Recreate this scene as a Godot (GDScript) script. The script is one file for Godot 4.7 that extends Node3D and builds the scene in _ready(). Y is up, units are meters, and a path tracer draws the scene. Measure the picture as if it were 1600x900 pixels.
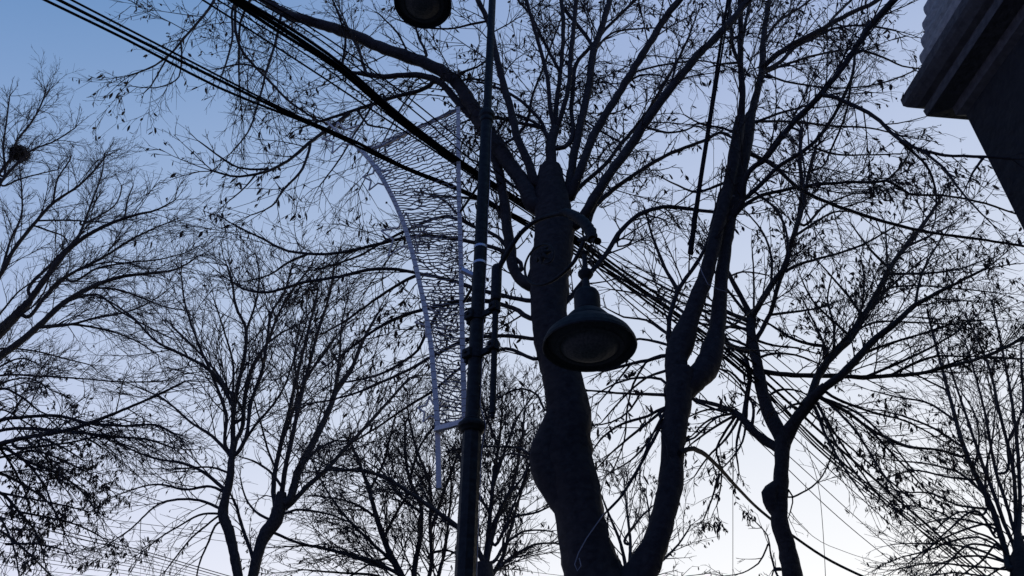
extends Node3D
# A street at dusk: bare lindens, a lamp post with a light decoration, overhead cables and the corner of a house.
# Outlines are measured on the photograph in its 1600 x 900 frame; V(x, y, d) is the point on that sight line that stands d metres ahead.

const FOV := 40.0
const PITCH := 37.0
const ROLL := 0.0153
var FOC := 450.0 / tan(deg_to_rad(FOV * 0.5))
var EYE := Vector3(0, 1.6, 0)
var CB: Basis
var rng := RandomNumberGenerator.new()
var M := {}
var used := {}

# ------------------------------------------------------------------ helpers
func ray(x: float, y: float) -> Vector3:
	return CB * Vector3((x - 800.0) / FOC, -(y - 450.0) / FOC, -1.0)

func V(x: float, y: float, d: float) -> Vector3:      # on the upright plane d metres ahead
	var r := ray(x, y)
	return EYE + r * (d / -r.z)

func H(x: float, y: float, h: float) -> Vector3:      # at the height h
	var r := ray(x, y)
	return EYE + r * ((h - EYE.y) / r.y)

func metres(px: float, p: Vector3) -> float:          # the size that px picture pixels have at p
	return px * (CB.inverse() * (p - EYE)).z / -FOC

func numbered(called: String) -> String:
	if not used.has(called):
		used[called] = 0
		return called
	used[called] += 1
	return "%s_%03d" % [called, used[called]]

func tag(o: Node, label: String, category: String, group := "", kind := "") -> void:
	if label: o.set_meta("label", label)
	if category: o.set_meta("category", category)
	if group: o.set_meta("group", group)
	if kind: o.set_meta("kind", kind)

func thing(called: String, label: String, category: String, at := Vector3.ZERO, group := "") -> Node3D:
	var o := Node3D.new()
	o.name = numbered(called)
	add_child(o)
	o.position = at
	tag(o, label, category, group)
	return o

class Buf:
	var v := PackedVector3Array()
	var n := PackedVector3Array()
	var i := PackedInt32Array()
	func tube(pts: PackedVector3Array, rad: PackedFloat32Array, sides: int, cap := false) -> void:
		var c := pts.size()
		if c < 2: return
		var u := Vector3.ZERO
		var b0 := v.size()
		for k in c:
			var t: Vector3 = (pts[mini(k + 1, c - 1)] - pts[maxi(k - 1, 0)]).normalized()
			if k == 0:
				u = t.cross(Vector3(0.31, 0.17, 0.93)).normalized()
			else:
				u = (u - t * u.dot(t)).normalized()
			var w := t.cross(u)
			for s in sides:
				var a := TAU * s / sides
				var d := u * cos(a) + w * sin(a)
				v.append(pts[k] + d * rad[k])
				n.append(d)
		for k in c - 1:
			for s in sides:
				var a := b0 + k * sides + s
				var b := b0 + k * sides + (s + 1) % sides
				i.append(a); i.append(b + sides); i.append(b)
				i.append(a); i.append(a + sides); i.append(b + sides)
		if cap:
			for e in 2:
				var k := 0 if e == 0 else c - 1
				var t: Vector3 = (pts[0] - pts[1]).normalized() if e == 0 else (pts[c - 1] - pts[c - 2]).normalized()
				var m := v.size()
				for s in sides:
					v.append(v[b0 + k * sides + s]); n.append(t)
				for s in sides - 2:
					if e == 0:
						i.append(m); i.append(m + s + 1); i.append(m + s + 2)
					else:
						i.append(m); i.append(m + s + 2); i.append(m + s + 1)
	func twig3(pts: PackedVector3Array, r0: float, r1: float) -> void:     # three-sided, cheap
		var c := pts.size()
		var t: Vector3 = (pts[c - 1] - pts[0]).normalized()
		var u := t.cross(Vector3(0.31, 0.17, 0.93)).normalized()
		var w := t.cross(u)
		var d1 := u * -0.5 + w * 0.866
		var d2 := u * -0.5 - w * 0.866
		var b0 := v.size()
		for k in c:
			var r := lerpf(r0, r1, float(k) / (c - 1))
			var p := pts[k]
			v.append(p + u * r); v.append(p + d1 * r); v.append(p + d2 * r)
			n.append(u); n.append(d1); n.append(d2)
		for k in c - 1:
			var a := b0 + k * 3
			for s in 3:
				var x := a + s
				var y := a + (s + 1) % 3
				i.append(x); i.append(y + 3); i.append(y)
				i.append(x); i.append(x + 3); i.append(y + 3)
	func face(p: Array) -> void:                # a flat polygon, corners clockwise as seen from outside
		var nn: Vector3 = (p[2] - p[0]).cross(p[1] - p[0]).normalized()
		var b := v.size()
		for q in p:
			v.append(q); n.append(nn)
		for k in p.size() - 2:
			i.append(b); i.append(b + k + 1); i.append(b + k + 2)
	func box(c: Vector3, s: Vector3, bs := Basis.IDENTITY, bevel := 0.0) -> void:
		var h := s * 0.5
		var e := minf(bevel, minf(h.x, minf(h.y, h.z)) * 0.9)
		if e <= 0.0:
			e = minf(h.x, minf(h.y, h.z)) * 0.08
		var ax := [bs.x, bs.y, bs.z]
		for k in 3:
			for sg in [-1.0, 1.0]:
				var o: Vector3 = ax[k] * sg * h[k]
				var a: Vector3 = ax[(k + 1) % 3] * (h[(k + 1) % 3] - e)
				var b: Vector3 = ax[(k + 2) % 3] * (h[(k + 2) % 3] - e) * sg
				face([c + o - a - b, c + o - a + b, c + o + a + b, c + o + a - b])
		for k in 3:
			var k1 := (k + 1) % 3
			var k2 := (k + 2) % 3
			for s1 in [-1.0, 1.0]:
				for s2 in [-1.0, 1.0]:
					var l: Vector3 = ax[k] * (h[k] - e)
					var p: Vector3 = c + ax[k1] * s1 * h[k1] + ax[k2] * s2 * (h[k2] - e)
					var q: Vector3 = c + ax[k1] * s1 * (h[k1] - e) + ax[k2] * s2 * h[k2]
					if s1 * s2 > 0: face([p - l, p + l, q + l, q - l])
					else: face([p - l, q - l, q + l, p + l])
		for s1 in [-1.0, 1.0]:
			for s2 in [-1.0, 1.0]:
				for s3 in [-1.0, 1.0]:
					var p: Vector3 = c + ax[0] * s1 * h.x + ax[1] * s2 * (h.y - e) + ax[2] * s3 * (h.z - e)
					var q: Vector3 = c + ax[0] * s1 * (h.x - e) + ax[1] * s2 * h.y + ax[2] * s3 * (h.z - e)
					var r: Vector3 = c + ax[0] * s1 * (h.x - e) + ax[1] * s2 * (h.y - e) + ax[2] * s3 * h.z
					if s1 * s2 * s3 > 0: face([p, r, q])
					else: face([p, q, r])
	func lathe(at: Vector3, prof: Array, sides: int, smooth := true) -> void:   # prof: [radius, height] from below to above
		for k in prof.size() - 1:
			var a: Vector2 = Vector2(prof[k][0], prof[k][1])
			var b: Vector2 = Vector2(prof[k + 1][0], prof[k + 1][1])
			var nn := Vector2(b.y - a.y, a.x - b.x).normalized()
			var b0 := v.size()
			for s in sides:
				var g0 := TAU * s / sides
				var g1 := TAU * (s + 1) / sides
				var gm := (g0 + g1) * 0.5
				for q in [[g0, a], [g1, a], [g1, b], [g0, b]]:
					var g: float = q[0]
					var r: Vector2 = q[1]
					v.append(at + Vector3(cos(g) * r.x, r.y, -sin(g) * r.x))
					var gn: float = g if smooth else gm
					n.append(Vector3(cos(gn) * nn.x, nn.y, -sin(gn) * nn.x))
				var o := b0 + s * 4
				for x in [0, 2, 1, 0, 3, 2]: i.append(o + x)
	func ball(c: Vector3, r: Vector3, rings := 6, sides := 10) -> void:
		var b0 := v.size()
		for k in rings + 1:
			var ph := PI * k / rings
			for s in sides:
				var d := Vector3(sin(ph) * cos(TAU * s / sides), cos(ph), sin(ph) * sin(TAU * s / sides))
				v.append(c + d * r); n.append(d)
		for k in rings:
			for s in sides:
				var a := b0 + k * sides + s
				var b := b0 + k * sides + (s + 1) % sides
				i.append(a); i.append(b); i.append(b + sides)
				i.append(a); i.append(b + sides); i.append(a + sides)
	func mesh() -> ArrayMesh:
		var arr := []
		arr.resize(Mesh.ARRAY_MAX)
		arr[Mesh.ARRAY_VERTEX] = v; arr[Mesh.ARRAY_NORMAL] = n; arr[Mesh.ARRAY_INDEX] = i
		var m := ArrayMesh.new()
		m.add_surface_from_arrays(Mesh.PRIMITIVE_TRIANGLES, arr)
		return m

func put(called: String, b: Buf, mat: Material, parent: Node = null, kind := "") -> MeshInstance3D:
	var o := MeshInstance3D.new()
	o.mesh = b.mesh()
	o.material_override = mat
	if parent == null:
		o.name = numbered(called)
		add_child(o)
	else:
		o.name = called
		parent.add_child(o, true)
	if kind: o.set_meta("kind", kind)
	return o

func noise_tex(seed_: int, freq: float, ramp: Array, size := 256, as_normal := false, strength := 4.0) -> NoiseTexture2D:
	var f := FastNoiseLite.new()
	f.seed = seed_; f.frequency = freq
	f.noise_type = FastNoiseLite.TYPE_SIMPLEX_SMOOTH
	f.fractal_octaves = 5
	var t := NoiseTexture2D.new()
	t.width = size; t.height = size; t.seamless = true; t.noise = f
	if as_normal:
		t.as_normal_map = true; t.bump_strength = strength
	elif ramp.size():
		var g := Gradient.new()
		g.offsets = PackedFloat32Array([0.2, 0.5, 0.8])
		g.colors = PackedColorArray(ramp)
		t.color_ramp = g
	return t

func lin(r: float, g: float, b: float) -> Color:
	return Color(r, g, b).linear_to_srgb()

func mat(r: float, g: float, b: float, rough := 0.8, metal := 0.0, grain := 0.0, scale_ := 3.0, relief := 0.0) -> StandardMaterial3D:
	var m := StandardMaterial3D.new()
	m.roughness = rough; m.metallic = metal
	if grain > 0.0:
		m.albedo_texture = noise_tex(int(r * 9973 + b * 777), 0.02, [lin(r * (1 - grain), g * (1 - grain), b * (1 - grain)), lin(r, g, b), lin(r * (1 + grain), g * (1 + grain), b * (1 + grain * 0.8))])
		m.uv1_triplanar = true; m.uv1_world_triplanar = true
		m.uv1_scale = Vector3.ONE * scale_
		if relief > 0.0:
			m.normal_enabled = true
			m.normal_texture = noise_tex(int(g * 7919) + 5, 0.03, [], 256, true, 6.0)
			m.normal_scale = relief
	else:
		m.albedo_color = lin(r, g, b)
	return m

# smooth curve through points, with a value carried along
func curve(p: Array, w: Array, step: float) -> Array:
	var op := PackedVector3Array()
	var ow := PackedFloat32Array()
	var c := p.size()
	for k in c - 1:
		var a: Vector3 = p[maxi(k - 1, 0)]
		var b: Vector3 = p[k]
		var d: Vector3 = p[k + 1]
		var e: Vector3 = p[mini(k + 2, c - 1)]
		var m := clampi(int(ceil(b.distance_to(d) / step)), 1, 12)
		for s in m:
			var t := float(s) / m
			op.append(b.cubic_interpolate_in_time(d, a, e, t, maxf(b.distance_to(d), 1e-4), -maxf(a.distance_to(b), 1e-4), b.distance_to(d) + maxf(d.distance_to(e), 1e-4)))
			ow.append(lerpf(w[k], w[k + 1], t))
	op.append(p[c - 1]); ow.append(w[c - 1])
	return [op, ow]

# ------------------------------------------------------------------ trees
class Lime:
	var node: Node3D
	var d := 5.0
	var px := PackedVector3Array()      # pixel x, y and distance of limb points built so far
	var at := PackedVector3Array()
	var twigs := Buf.new()
	var leaf_xf: Array[Transform3D] = []
	var seeds := Buf.new()
	var spacing := 0.12
	var long := 1.0
	var thin := 0.003
	var leafy := 0.2
	var leaf_size := 1.0
	var droop := 0.0
	var near_limit := false
	var levels := 3
	var limbs := []

func begin_tree(called: String, label: String, d: float, x: float, y: float, opt: Dictionary) -> Lime:
	var t := Lime.new()
	t.d = d
	var foot := V(x, y, d)
	foot.y = 0.0
	t.node = thing(called, label, "tree", foot, opt.get("group", ""))
	for k in opt:
		if k != "group": t.set(k, opt[k])
	return t

func trunk(t: Lime, called: String, pts: Array, d: float, to_ground: bool, sides := 16, dd := 0.0, join := true) -> void:
	var p := []
	var w := []
	var c := pts.size() / 3
	if to_ground:
		var q := V(pts[0], pts[1], d)
		var r := metres(pts[2], q) * 0.5
		var g := t.node.position
		p.append(Vector3(g.x, -0.25, g.z)); w.append(r * 2.0)
		p.append(Vector3(g.x, 0.02, g.z)); w.append(r * 1.7)
		p.append(Vector3(lerpf(g.x, q.x, 0.12), q.y * 0.14, g.z)); w.append(r * 1.25)
		p.append(g.lerp(q, 0.55)); w.append(r * 1.1)
	elif join:
		var nb := nearest(t, pts[0], pts[1])
		if nb >= 0: d = t.px[nb].z
	for k in c:
		var dk := d + dd * k / maxf(1, c - 1)
		var q := V(pts[k * 3], pts[k * 3 + 1], dk)
		p.append(q)
		w.append(metres(pts[k * 3 + 2], q) * 0.5)
	var cv := curve(p, w, 0.07)
	var b := Buf.new()
	var cp: PackedVector3Array = cv[0]
	var cw: PackedFloat32Array = cv[1]
	b.tube(cp, cw, sides, true)
	var f := FastNoiseLite.new()        # lumps and ridges of the bark
	f.seed = 40 + t.node.get_child_count(); f.frequency = 3.4; f.fractal_octaves = 3
	for k in b.v.size():
		var q := b.v[k]
		b.v[k] = q + b.n[k] * (f.get_noise_3d(q.x * 2.0, q.y * 0.7, q.z * 2.0) * 0.03 + f.get_noise_3d(q.x * 7.0, q.y * 1.6, q.z * 7.0) * 0.028) * cw[mini(k / sides, cw.size() - 1)] / 0.17
	for k in b.v.size(): b.v[k] -= t.node.position
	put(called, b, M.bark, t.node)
	for k in cp.size():
		record(t, cp[k])

func record(t: Lime, p: Vector3) -> void:
	var q := CB.inverse() * (p - EYE)
	if q.z > -0.3: return
	t.px.append(Vector3(800 + q.x / -q.z * FOC, 450 - q.y / -q.z * FOC, -(p.z - EYE.z)))
	t.at.append(p)

func nearest(t: Lime, x: float, y: float, limit := 1e9) -> int:
	var best := limit
	var at := -1
	for k in t.px.size():
		var q := t.px[k]
		var e := Vector2(q.x - x, q.y - y).length()
		if e < best:
			best = e; at = k
	return at

# limb: [width, end width, change of distance (9: any), x, y, x, y ...]
func limb(t: Lime, a: Array) -> void:
	var c := (a.size() - 3) / 2
	var nb := nearest(t, a[3], a[4])
	var d := t.d if nb < 0 else t.px[nb].z
	var p := []
	var w := []
	var lead := nb >= 0 and Vector2(t.px[nb].x - a[3], t.px[nb].y - a[4]).length() < 45.0
	if lead and t.at[nb].distance_to(V(a[3], a[4], d)) > 0.04:
		p.append(t.at[nb]); w.append(0.0)
	var span := (V(a[3], a[4], d) - V(a[a.size() - 2], a[a.size() - 1], d)).length()
	var dd: float = a[2]
	if dd == 9: dd = rng.randf_range(-0.32, 0.42) * span
	for k in c:
		var s := float(k) / maxf(1, c - 1)
		var q := V(a[3 + k * 2], a[4 + k * 2], d + dd * s)
		p.append(q)
		w.append(metres(lerpf(a[0], a[1], s), q) * 0.5)
	if w[0] == 0.0: w[0] = w[1] * 1.1
	var cv := curve(p, w, 0.09)
	var cp: PackedVector3Array = cv[0]
	var cw: PackedFloat32Array = cv[1]
	var amp: float = 0.12 * cw[cw.size() - 1] + 0.0015
	for k in range(1, cp.size()):        # small kinks, knots
		cp[k] += Vector3(rng.randf_range(-1, 1), rng.randf_range(-1, 1), rng.randf_range(-1, 1)) * amp
		cw[k] *= rng.randf_range(0.94, 1.08)
	var b := Buf.new()
	var loc := PackedVector3Array()
	for q in cp: loc.append(q - t.node.position)
	b.tube(loc, cw, 8 if a[0] > 9 else 5, true)
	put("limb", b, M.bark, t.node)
	for q in cp: record(t, q)
	t.limbs.append([cp, cw])

func bough(t: Lime, cp: PackedVector3Array, cw: PackedFloat32Array) -> void:      # twigs along a traced limb
	var total := 0.0
	for k in cp.size() - 1: total += cp[k].distance_to(cp[k + 1])
	var run := 0.0
	var next := t.spacing * rng.randf_range(1.0, 2.5) + (0.15 if cw[0] > 0.05 else 0.0)
	for k in cp.size() - 1:
		var seg := cp[k + 1] - cp[k]
		var l := seg.length()
		while next < run + l:
			var s := (next - run) / l
			var p := cp[k].lerp(cp[k + 1], s)
			var f := next / total
			var r := cw[k]
			var dir := fork(seg / l, rng.randf_range(0.35, 0.95))
			dir.y += 0.12 - t.droop
			var ln := clampf(total * rng.randf_range(0.15, 0.5) * (1.25 - 0.6 * f), 0.25, 1.05) * t.long
			if rng.randf() < 0.3: ln *= 0.45
			grow(t, p, dir.normalized(), ln, clampf(r * 0.42, t.thin * 1.5, t.thin * 3.0), 1)
			next += t.spacing * rng.randf_range(0.55, 1.6) * (1.0 if r < 0.045 else 1.7)
		run += l
	var e := cp.size() - 1
	var dir2 := (cp[e] - cp[e - 1]).normalized()
	for k in 3:
		grow(t, cp[e], fork(dir2, 0.1 + 0.3 * k), clampf(total * 0.28, 0.2, 0.5) * t.long, clampf(cw[e] * 0.7, t.thin * 1.3, t.thin * 3.5), 1)

func fork(dir: Vector3, ang: float) -> Vector3:
	var u := dir.cross(Vector3(0.3, 0.2, 0.93)).normalized()
	var w := dir.cross(u)
	var a := rng.randf() * TAU
	return (dir * cos(ang) + (u * cos(a) + w * sin(a)) * sin(ang)).normalized()

func grow(t: Lime, p: Vector3, dir: Vector3, ln: float, r: float, level: int) -> void:
	var n := 5 if level == 1 else (4 if level == 2 else 3)
	var pts := PackedVector3Array([p])
	var o := t.node.position
	var st := ln / (n - 1)
	var d := dir
	var bend := Vector3(rng.randf_range(-1, 1), rng.randf_range(-0.7, 1.0) - t.droop, rng.randf_range(-1, 1)) * 0.1
	var wob := 0.1
	for k in n - 1:
		d = (d + bend + Vector3(rng.randf_range(-wob, wob), rng.randf_range(-wob, wob), rng.randf_range(-wob, wob))).normalized()
		var q := pts[k] + d * st
		if t.near_limit and q.x > -1.75 and q.x < 1.0 and q.z > -5.2 and q.y < 8.6:
			d.z = -absf(d.z)
			q = pts[k] + d * st
		pts.append(q)
	var loc := PackedVector3Array()
	for q in pts: loc.append(q - o)
	t.twigs.twig3(loc, r, maxf(r * 0.4, t.thin * 0.5))
	if level < t.levels:
		var many := int(ln * (11.0 if level == 1 else 10.0) / t.long / (t.spacing / 0.12) + rng.randf())
		for k in many:
			var s := rng.randf_range(0.15, 1.0) * (n - 1)
			var j := mini(int(s), n - 2)
			var q := pts[j].lerp(pts[j + 1], s - j)
			var dr := fork((pts[j + 1] - pts[j]).normalized(), rng.randf_range(0.35, 0.85))
			grow(t, q, dr, ln * rng.randf_range(0.18, 0.5) if level == 1 else ln * rng.randf_range(0.25, 0.55), maxf(r * 0.55, t.thin * 0.8), level + 1)
	if level >= 2:
		for k in int(t.leafy * clump(p) + rng.randf()):
			bract(t, pts[rng.randi_range(1, n - 1)].lerp(pts[n - 1], rng.randf() * 0.5))

var clumps: FastNoiseLite
func clump(p: Vector3) -> float:         # bracts hang on in uneven bunches
	if clumps == null:
		clumps = FastNoiseLite.new()
		clumps.seed = 11; clumps.frequency = 0.9; clumps.fractal_octaves = 2
	return smoothstep(-0.12, 0.3, clumps.get_noise_3dv(p)) * 1.9 + 0.06

func bract(t: Lime, p: Vector3) -> void:
	var s := rng.randf_range(0.7, 1.3) * t.leaf_size
	var bs := Basis.from_euler(Vector3(rng.randf_range(-0.7, 0.7), rng.randf() * TAU, rng.randf_range(-0.7, 0.7))).scaled(Vector3.ONE * s)
	t.leaf_xf.append(Transform3D(bs, p - t.node.position))
	if rng.randf() < 0.6:
		var e := p - t.node.position + Vector3(rng.randf_range(-0.02, 0.02), -0.045 * s, rng.randf_range(-0.02, 0.02))
		t.seeds.twig3(PackedVector3Array([p - t.node.position, e]), 0.0012 * s, 0.001 * s)
		var b := t.seeds.v.size()
		var rr := 0.0055 * s
		for q in [Vector3.UP, Vector3.RIGHT, Vector3.BACK, Vector3.LEFT, Vector3.FORWARD, Vector3.DOWN]:
			t.seeds.v.append(e + q * rr); t.seeds.n.append(q)
		for q in [[0, 2, 1], [0, 3, 2], [0, 4, 3], [0, 1, 4], [5, 1, 2], [5, 2, 3], [5, 3, 4], [5, 4, 1]]:
			for x in q: t.seeds.i.append(b + x)

var leaf_meshes: Array[ArrayMesh] = []
var leaf_bufs: Array[Buf] = []
func make_leaves() -> void:
	for k in 4:
		var b := Buf.new()
		var l := [0.066, 0.056, 0.074, 0.06][k] as float
		var w := [0.0085, 0.0105, 0.0075, 0.012][k] as float
		var curl := [0.012, -0.016, 0.02, 0.008][k] as float
		var rows := []
		for s in 4:
			var f := s / 3.0
			var ww: float = w * [0.25, 1.0, 0.95, 0.2][s]
			var z: float = curl * f * f
			rows.append([Vector3(-ww, -l * f, z + 0.004 * (ww / w)), Vector3(0, -l * f, z), Vector3(ww, -l * f, z + 0.004 * (ww / w))])
		for s in 3:
			for h in 2:
				b.face([rows[s][h], rows[s][h + 1], rows[s + 1][h + 1], rows[s + 1][h]])
		leaf_bufs.append(b)
		leaf_meshes.append(b.mesh())

func finish_tree(t: Lime, single: int) -> void:
	for l in t.limbs: bough(t, l[0], l[1])
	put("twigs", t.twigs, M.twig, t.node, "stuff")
	if t.seeds.v.size(): put("seeds", t.seeds, M.seed, t.node, "stuff")
	# the bracts that show largest are pieces of their own
	var order := []
	for k in t.leaf_xf.size():
		var q := CB.inverse() * (t.leaf_xf[k].origin + t.node.position - EYE)
		var sx := q.x / -q.z * FOC
		var sy := q.y / -q.z * FOC
		var inside := q.z < 0 and absf(sx) < 800 and absf(sy) < 450
		order.append([t.leaf_xf[k].basis.get_scale().x / -q.z if inside else 0.0, k])
	order.sort_custom(func(a, b): return a[0] > b[0])
	var rest := Buf.new()
	for k in order.size():
		var x: Transform3D = t.leaf_xf[order[k][1]]
		var kind: int = order[k][1] % 4
		if k < single:
			var o := MeshInstance3D.new()
			o.name = "bract"
			o.mesh = leaf_meshes[kind]
			o.material_override = M.leaf
			t.node.add_child(o, true)
			o.transform = x
		else:
			var src := leaf_bufs[kind]
			var b := rest.v.size()
			for q in src.v.size():
				rest.v.append(x * src.v[q]); rest.n.append((x.basis * src.n[q]).normalized())
			for q in src.i: rest.i.append(q + b)
	if rest.v.size(): put("bracts", rest, M.leaf, t.node, "stuff")

# ------------------------------------------------------------------ cables
func cable(label: String, pts: Array, radius: float, height: float, mat_: Material, group := "", called := "overhead_cable", reach := [12.0, 25.0], category := "cable") -> void:
	var p := []
	for k in pts.size() / 2: p.append(H(pts[k * 2], pts[k * 2 + 1], height))
	if reach[0] > 0: p.push_front(p[0] + (p[0] - p[1]).normalized() * reach[0])
	var c := p.size()
	if reach[1] > 0: p.append(p[c - 1] + (p[c - 1] - p[c - 2]).normalized() * reach[1])
	free_cable(label, p, radius, mat_, group, called, category)

func free_cable(label: String, p: Array, radius: float, mat_: Material, group := "", called := "overhead_cable", category := "cable") -> void:
	var w := []
	for q in p: w.append(radius)
	var cv := curve(p, w, 0.25)
	var b := Buf.new()
	var cp: PackedVector3Array = cv[0]
	var o: Vector3 = cp[0]
	for k in cp.size(): cp[k] -= o
	b.tube(cp, cv[1], 6, true)
	var n := put(called, b, mat_)
	n.position = o
	tag(n, label, category, group)

# ------------------------------------------------------------------ the scene
func _ready() -> void:
	rng.seed = 20231
	CB = Basis(Vector3.RIGHT, deg_to_rad(PITCH)) * Basis(Vector3.BACK, ROLL)
	var cam := Camera3D.new()
	cam.name = "camera"
	cam.fov = FOV; cam.near = 0.05; cam.far = 2000.0
	cam.transform = Transform3D(CB, EYE)
	add_child(cam)
	cam.current = true
	make_sky()
	var sun := DirectionalLight3D.new()
	sun.name = "sun"
	sun.light_energy = 0.15; sun.light_color = Color(1.0, 0.93, 0.85)
	sun.light_angular_distance = 12.0
	sun.shadow_enabled = true
	sun.transform = Transform3D(Basis.looking_at(-Vector3(sin(deg_to_rad(28)), 0.07, -cos(deg_to_rad(28))).normalized()), Vector3(0, 10, 0))
	add_child(sun)
	materials()
	make_leaves()
	ground()
	building()
	trees()
	lamp_post()
	decoration()
	cables()
	nest()

func make_sky() -> void:
	var w := 1024
	var h := 512
	var im := Image.create(w, h, false, Image.FORMAT_RGBF)
	var ga := deg_to_rad(30.0)          # where the sun has gone down
	for y in h:
		var th := (y + 0.5) / h * PI
		var el := PI * 0.5 - th
		var e := rad_to_deg(el)
		for x in w:
			var az := (x + 0.5) / w * TAU
			var da := absf(wrapf(az - ga, -PI, PI))
			im.set_pixel(x, y, sky_colour(e, rad_to_deg(da)))
	var sm := PanoramaSkyMaterial.new()
	sm.panorama = ImageTexture.create_from_image(im)
	var sky := Sky.new()
	sky.sky_material = sm
	var env := Environment.new()
	env.background_mode = Environment.BG_SKY
	env.sky = sky
	env.tonemap_mode = Environment.TONE_MAPPER_LINEAR
	env.tonemap_exposure = 1.0
	env.sdfgi_enabled = true; env.ssao_enabled = true; env.ssil_enabled = true
	var we := WorldEnvironment.new()
	we.name = "world_environment"
	we.environment = env
	add_child(we)

func sky_colour(e: float, da: float) -> Color:
	if e < -1.0: return Color(0.05, 0.052, 0.06)
	e = maxf(e, 2.0)
	var c := cos(deg_to_rad(da))
	c = lerpf(c, 0.55, smoothstep(50.0, 90.0, e))
	if e > 52.0: e = 52.0 + (e - 52.0) * 0.35
	var k := e / 50.0
	var r := 0.92 - 0.602 * k + (0.246 + 0.106 * k) * c
	var g := 0.891 - 0.39 * k + (0.246 - 0.011 * k) * c
	var b := 1.01 - 0.292 * k + (0.068 + 0.086 * k) * c
	return Color(clampf(r, 0.1, 1.03), clampf(g, 0.1, 1.03), clampf(b, 0.1, 1.03)).srgb_to_linear()

func materials() -> void:
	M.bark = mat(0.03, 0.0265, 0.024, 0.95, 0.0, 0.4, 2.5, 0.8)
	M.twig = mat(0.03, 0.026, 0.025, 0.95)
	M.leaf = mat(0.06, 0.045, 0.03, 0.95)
	M.leaf.cull_mode = BaseMaterial3D.CULL_DISABLED
	M.seed = mat(0.08, 0.07, 0.05, 0.9)
	M.paint = mat(0.017, 0.02, 0.0185, 0.62, 0.0, 0.45, 3.0, 0.3)
	M.paint.metallic_specular = 0.3
	M.iron = mat(0.02, 0.022, 0.021, 0.7, 0.0, 0.4, 6.0, 0.4)
	M.iron.metallic_specular = 0.3
	M.reflector = mat(0.09, 0.09, 0.085, 0.6, 0.0, 0.3, 7.0)
	M.lens = mat(0.15, 0.15, 0.14, 0.85, 0.0, 0.3, 9.0)
	M.rubber = mat(0.018, 0.018, 0.02, 0.95)
	M.rubber.metallic_specular = 0.15
	M.grey_wire = mat(0.22, 0.22, 0.23, 0.7)
	M.white = mat(0.6, 0.57, 0.51, 0.6, 0.0, 0.1, 8.0)
	M.white.backlight_enabled = true
	M.white.backlight = Color(0.3, 0.29, 0.27)
	M.string = mat(0.2, 0.19, 0.19, 0.6)
	M.star = mat(0.55, 0.53, 0.48, 0.5)
	M.strap = mat(0.55, 0.55, 0.56, 0.4, 0.5)
	M.stone = mat(0.1, 0.097, 0.09, 0.95, 0.0, 0.25, 1.7, 0.6)
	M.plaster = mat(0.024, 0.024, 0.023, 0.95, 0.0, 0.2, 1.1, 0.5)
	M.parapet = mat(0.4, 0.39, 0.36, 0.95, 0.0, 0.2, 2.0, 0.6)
	M.ground = mat(0.06, 0.06, 0.06, 0.95, 0.0, 0.25, 0.6)
	M.pave = mat(0.16, 0.155, 0.145, 0.95, 0.0, 0.2, 0.8)
	M.nest = mat(0.06, 0.05, 0.04, 0.95)

func ground() -> void:
	var b := Buf.new()
	b.face([Vector3(-300, 0, 300), Vector3(-300, 0, -300), Vector3(300, 0, -300), Vector3(300, 0, 300)])
	tag(put("ground", b, M.ground), "dark street surface under the trees", "", "", "structure")

func building() -> void:
	# its far corner stands right ahead of the camera; the front runs back past the camera along u
	var u := Vector3(0.084, 0, 0.9965)
	var out := Vector3(-0.9965, 0, 0.084)
	var c := Vector3(4.0, 0, -4.64)
	var o := thing("house", "dark grey plastered house corner with stepped stone cornice at upper right", "house", c)
	# path of a moulding round the two visible sides, at the reach r beyond the wall
	var b := Buf.new()
	var L := 16.0
	var W := 9.0
	var side := func(r: float, y: float) -> Array:
		var k := out * r - u * r + Vector3(0, y, 0)
		return [out * r + u * L + Vector3(0, y, 0), k, -u * r - out * W + Vector3(0, y, 0)]
	var strip := func(bb: Buf, prof: Array) -> void:
		for k in prof.size() - 1:
			var p: Array = side.call(prof[k][0], prof[k][1])
			var q: Array = side.call(prof[k + 1][0], prof[k + 1][1])
			for s in 2:
				bb.face([p[s], p[s + 1], q[s + 1], q[s]])
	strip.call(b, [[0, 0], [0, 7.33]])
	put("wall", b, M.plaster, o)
	b = Buf.new()
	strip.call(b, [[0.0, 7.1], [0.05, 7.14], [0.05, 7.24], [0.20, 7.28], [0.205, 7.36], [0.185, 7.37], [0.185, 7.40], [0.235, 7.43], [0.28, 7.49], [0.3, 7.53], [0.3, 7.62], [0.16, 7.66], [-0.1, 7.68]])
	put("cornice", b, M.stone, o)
	# parapet of rounded courses above the cornice
	for k in 6:
		b = Buf.new()
		var y0 := 7.66 + k * 0.2
		var pr := []
		for s in 7:
			var a := -PI * 0.5 + PI * s / 6.0
			pr.append([0.13 + 0.02 * cos(a) - 0.05 * k, y0 + 0.1 + 0.098 * sin(a)])
		strip.call(b, pr)
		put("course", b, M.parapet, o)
	b = Buf.new()
	var t0: Array = side.call(-0.13, 8.84)
	b.face([t0[0], t0[1], t0[2], t0[2] + u * (L) , t0[0] - out * W])
	put("roof", b, M.stone, o)

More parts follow.
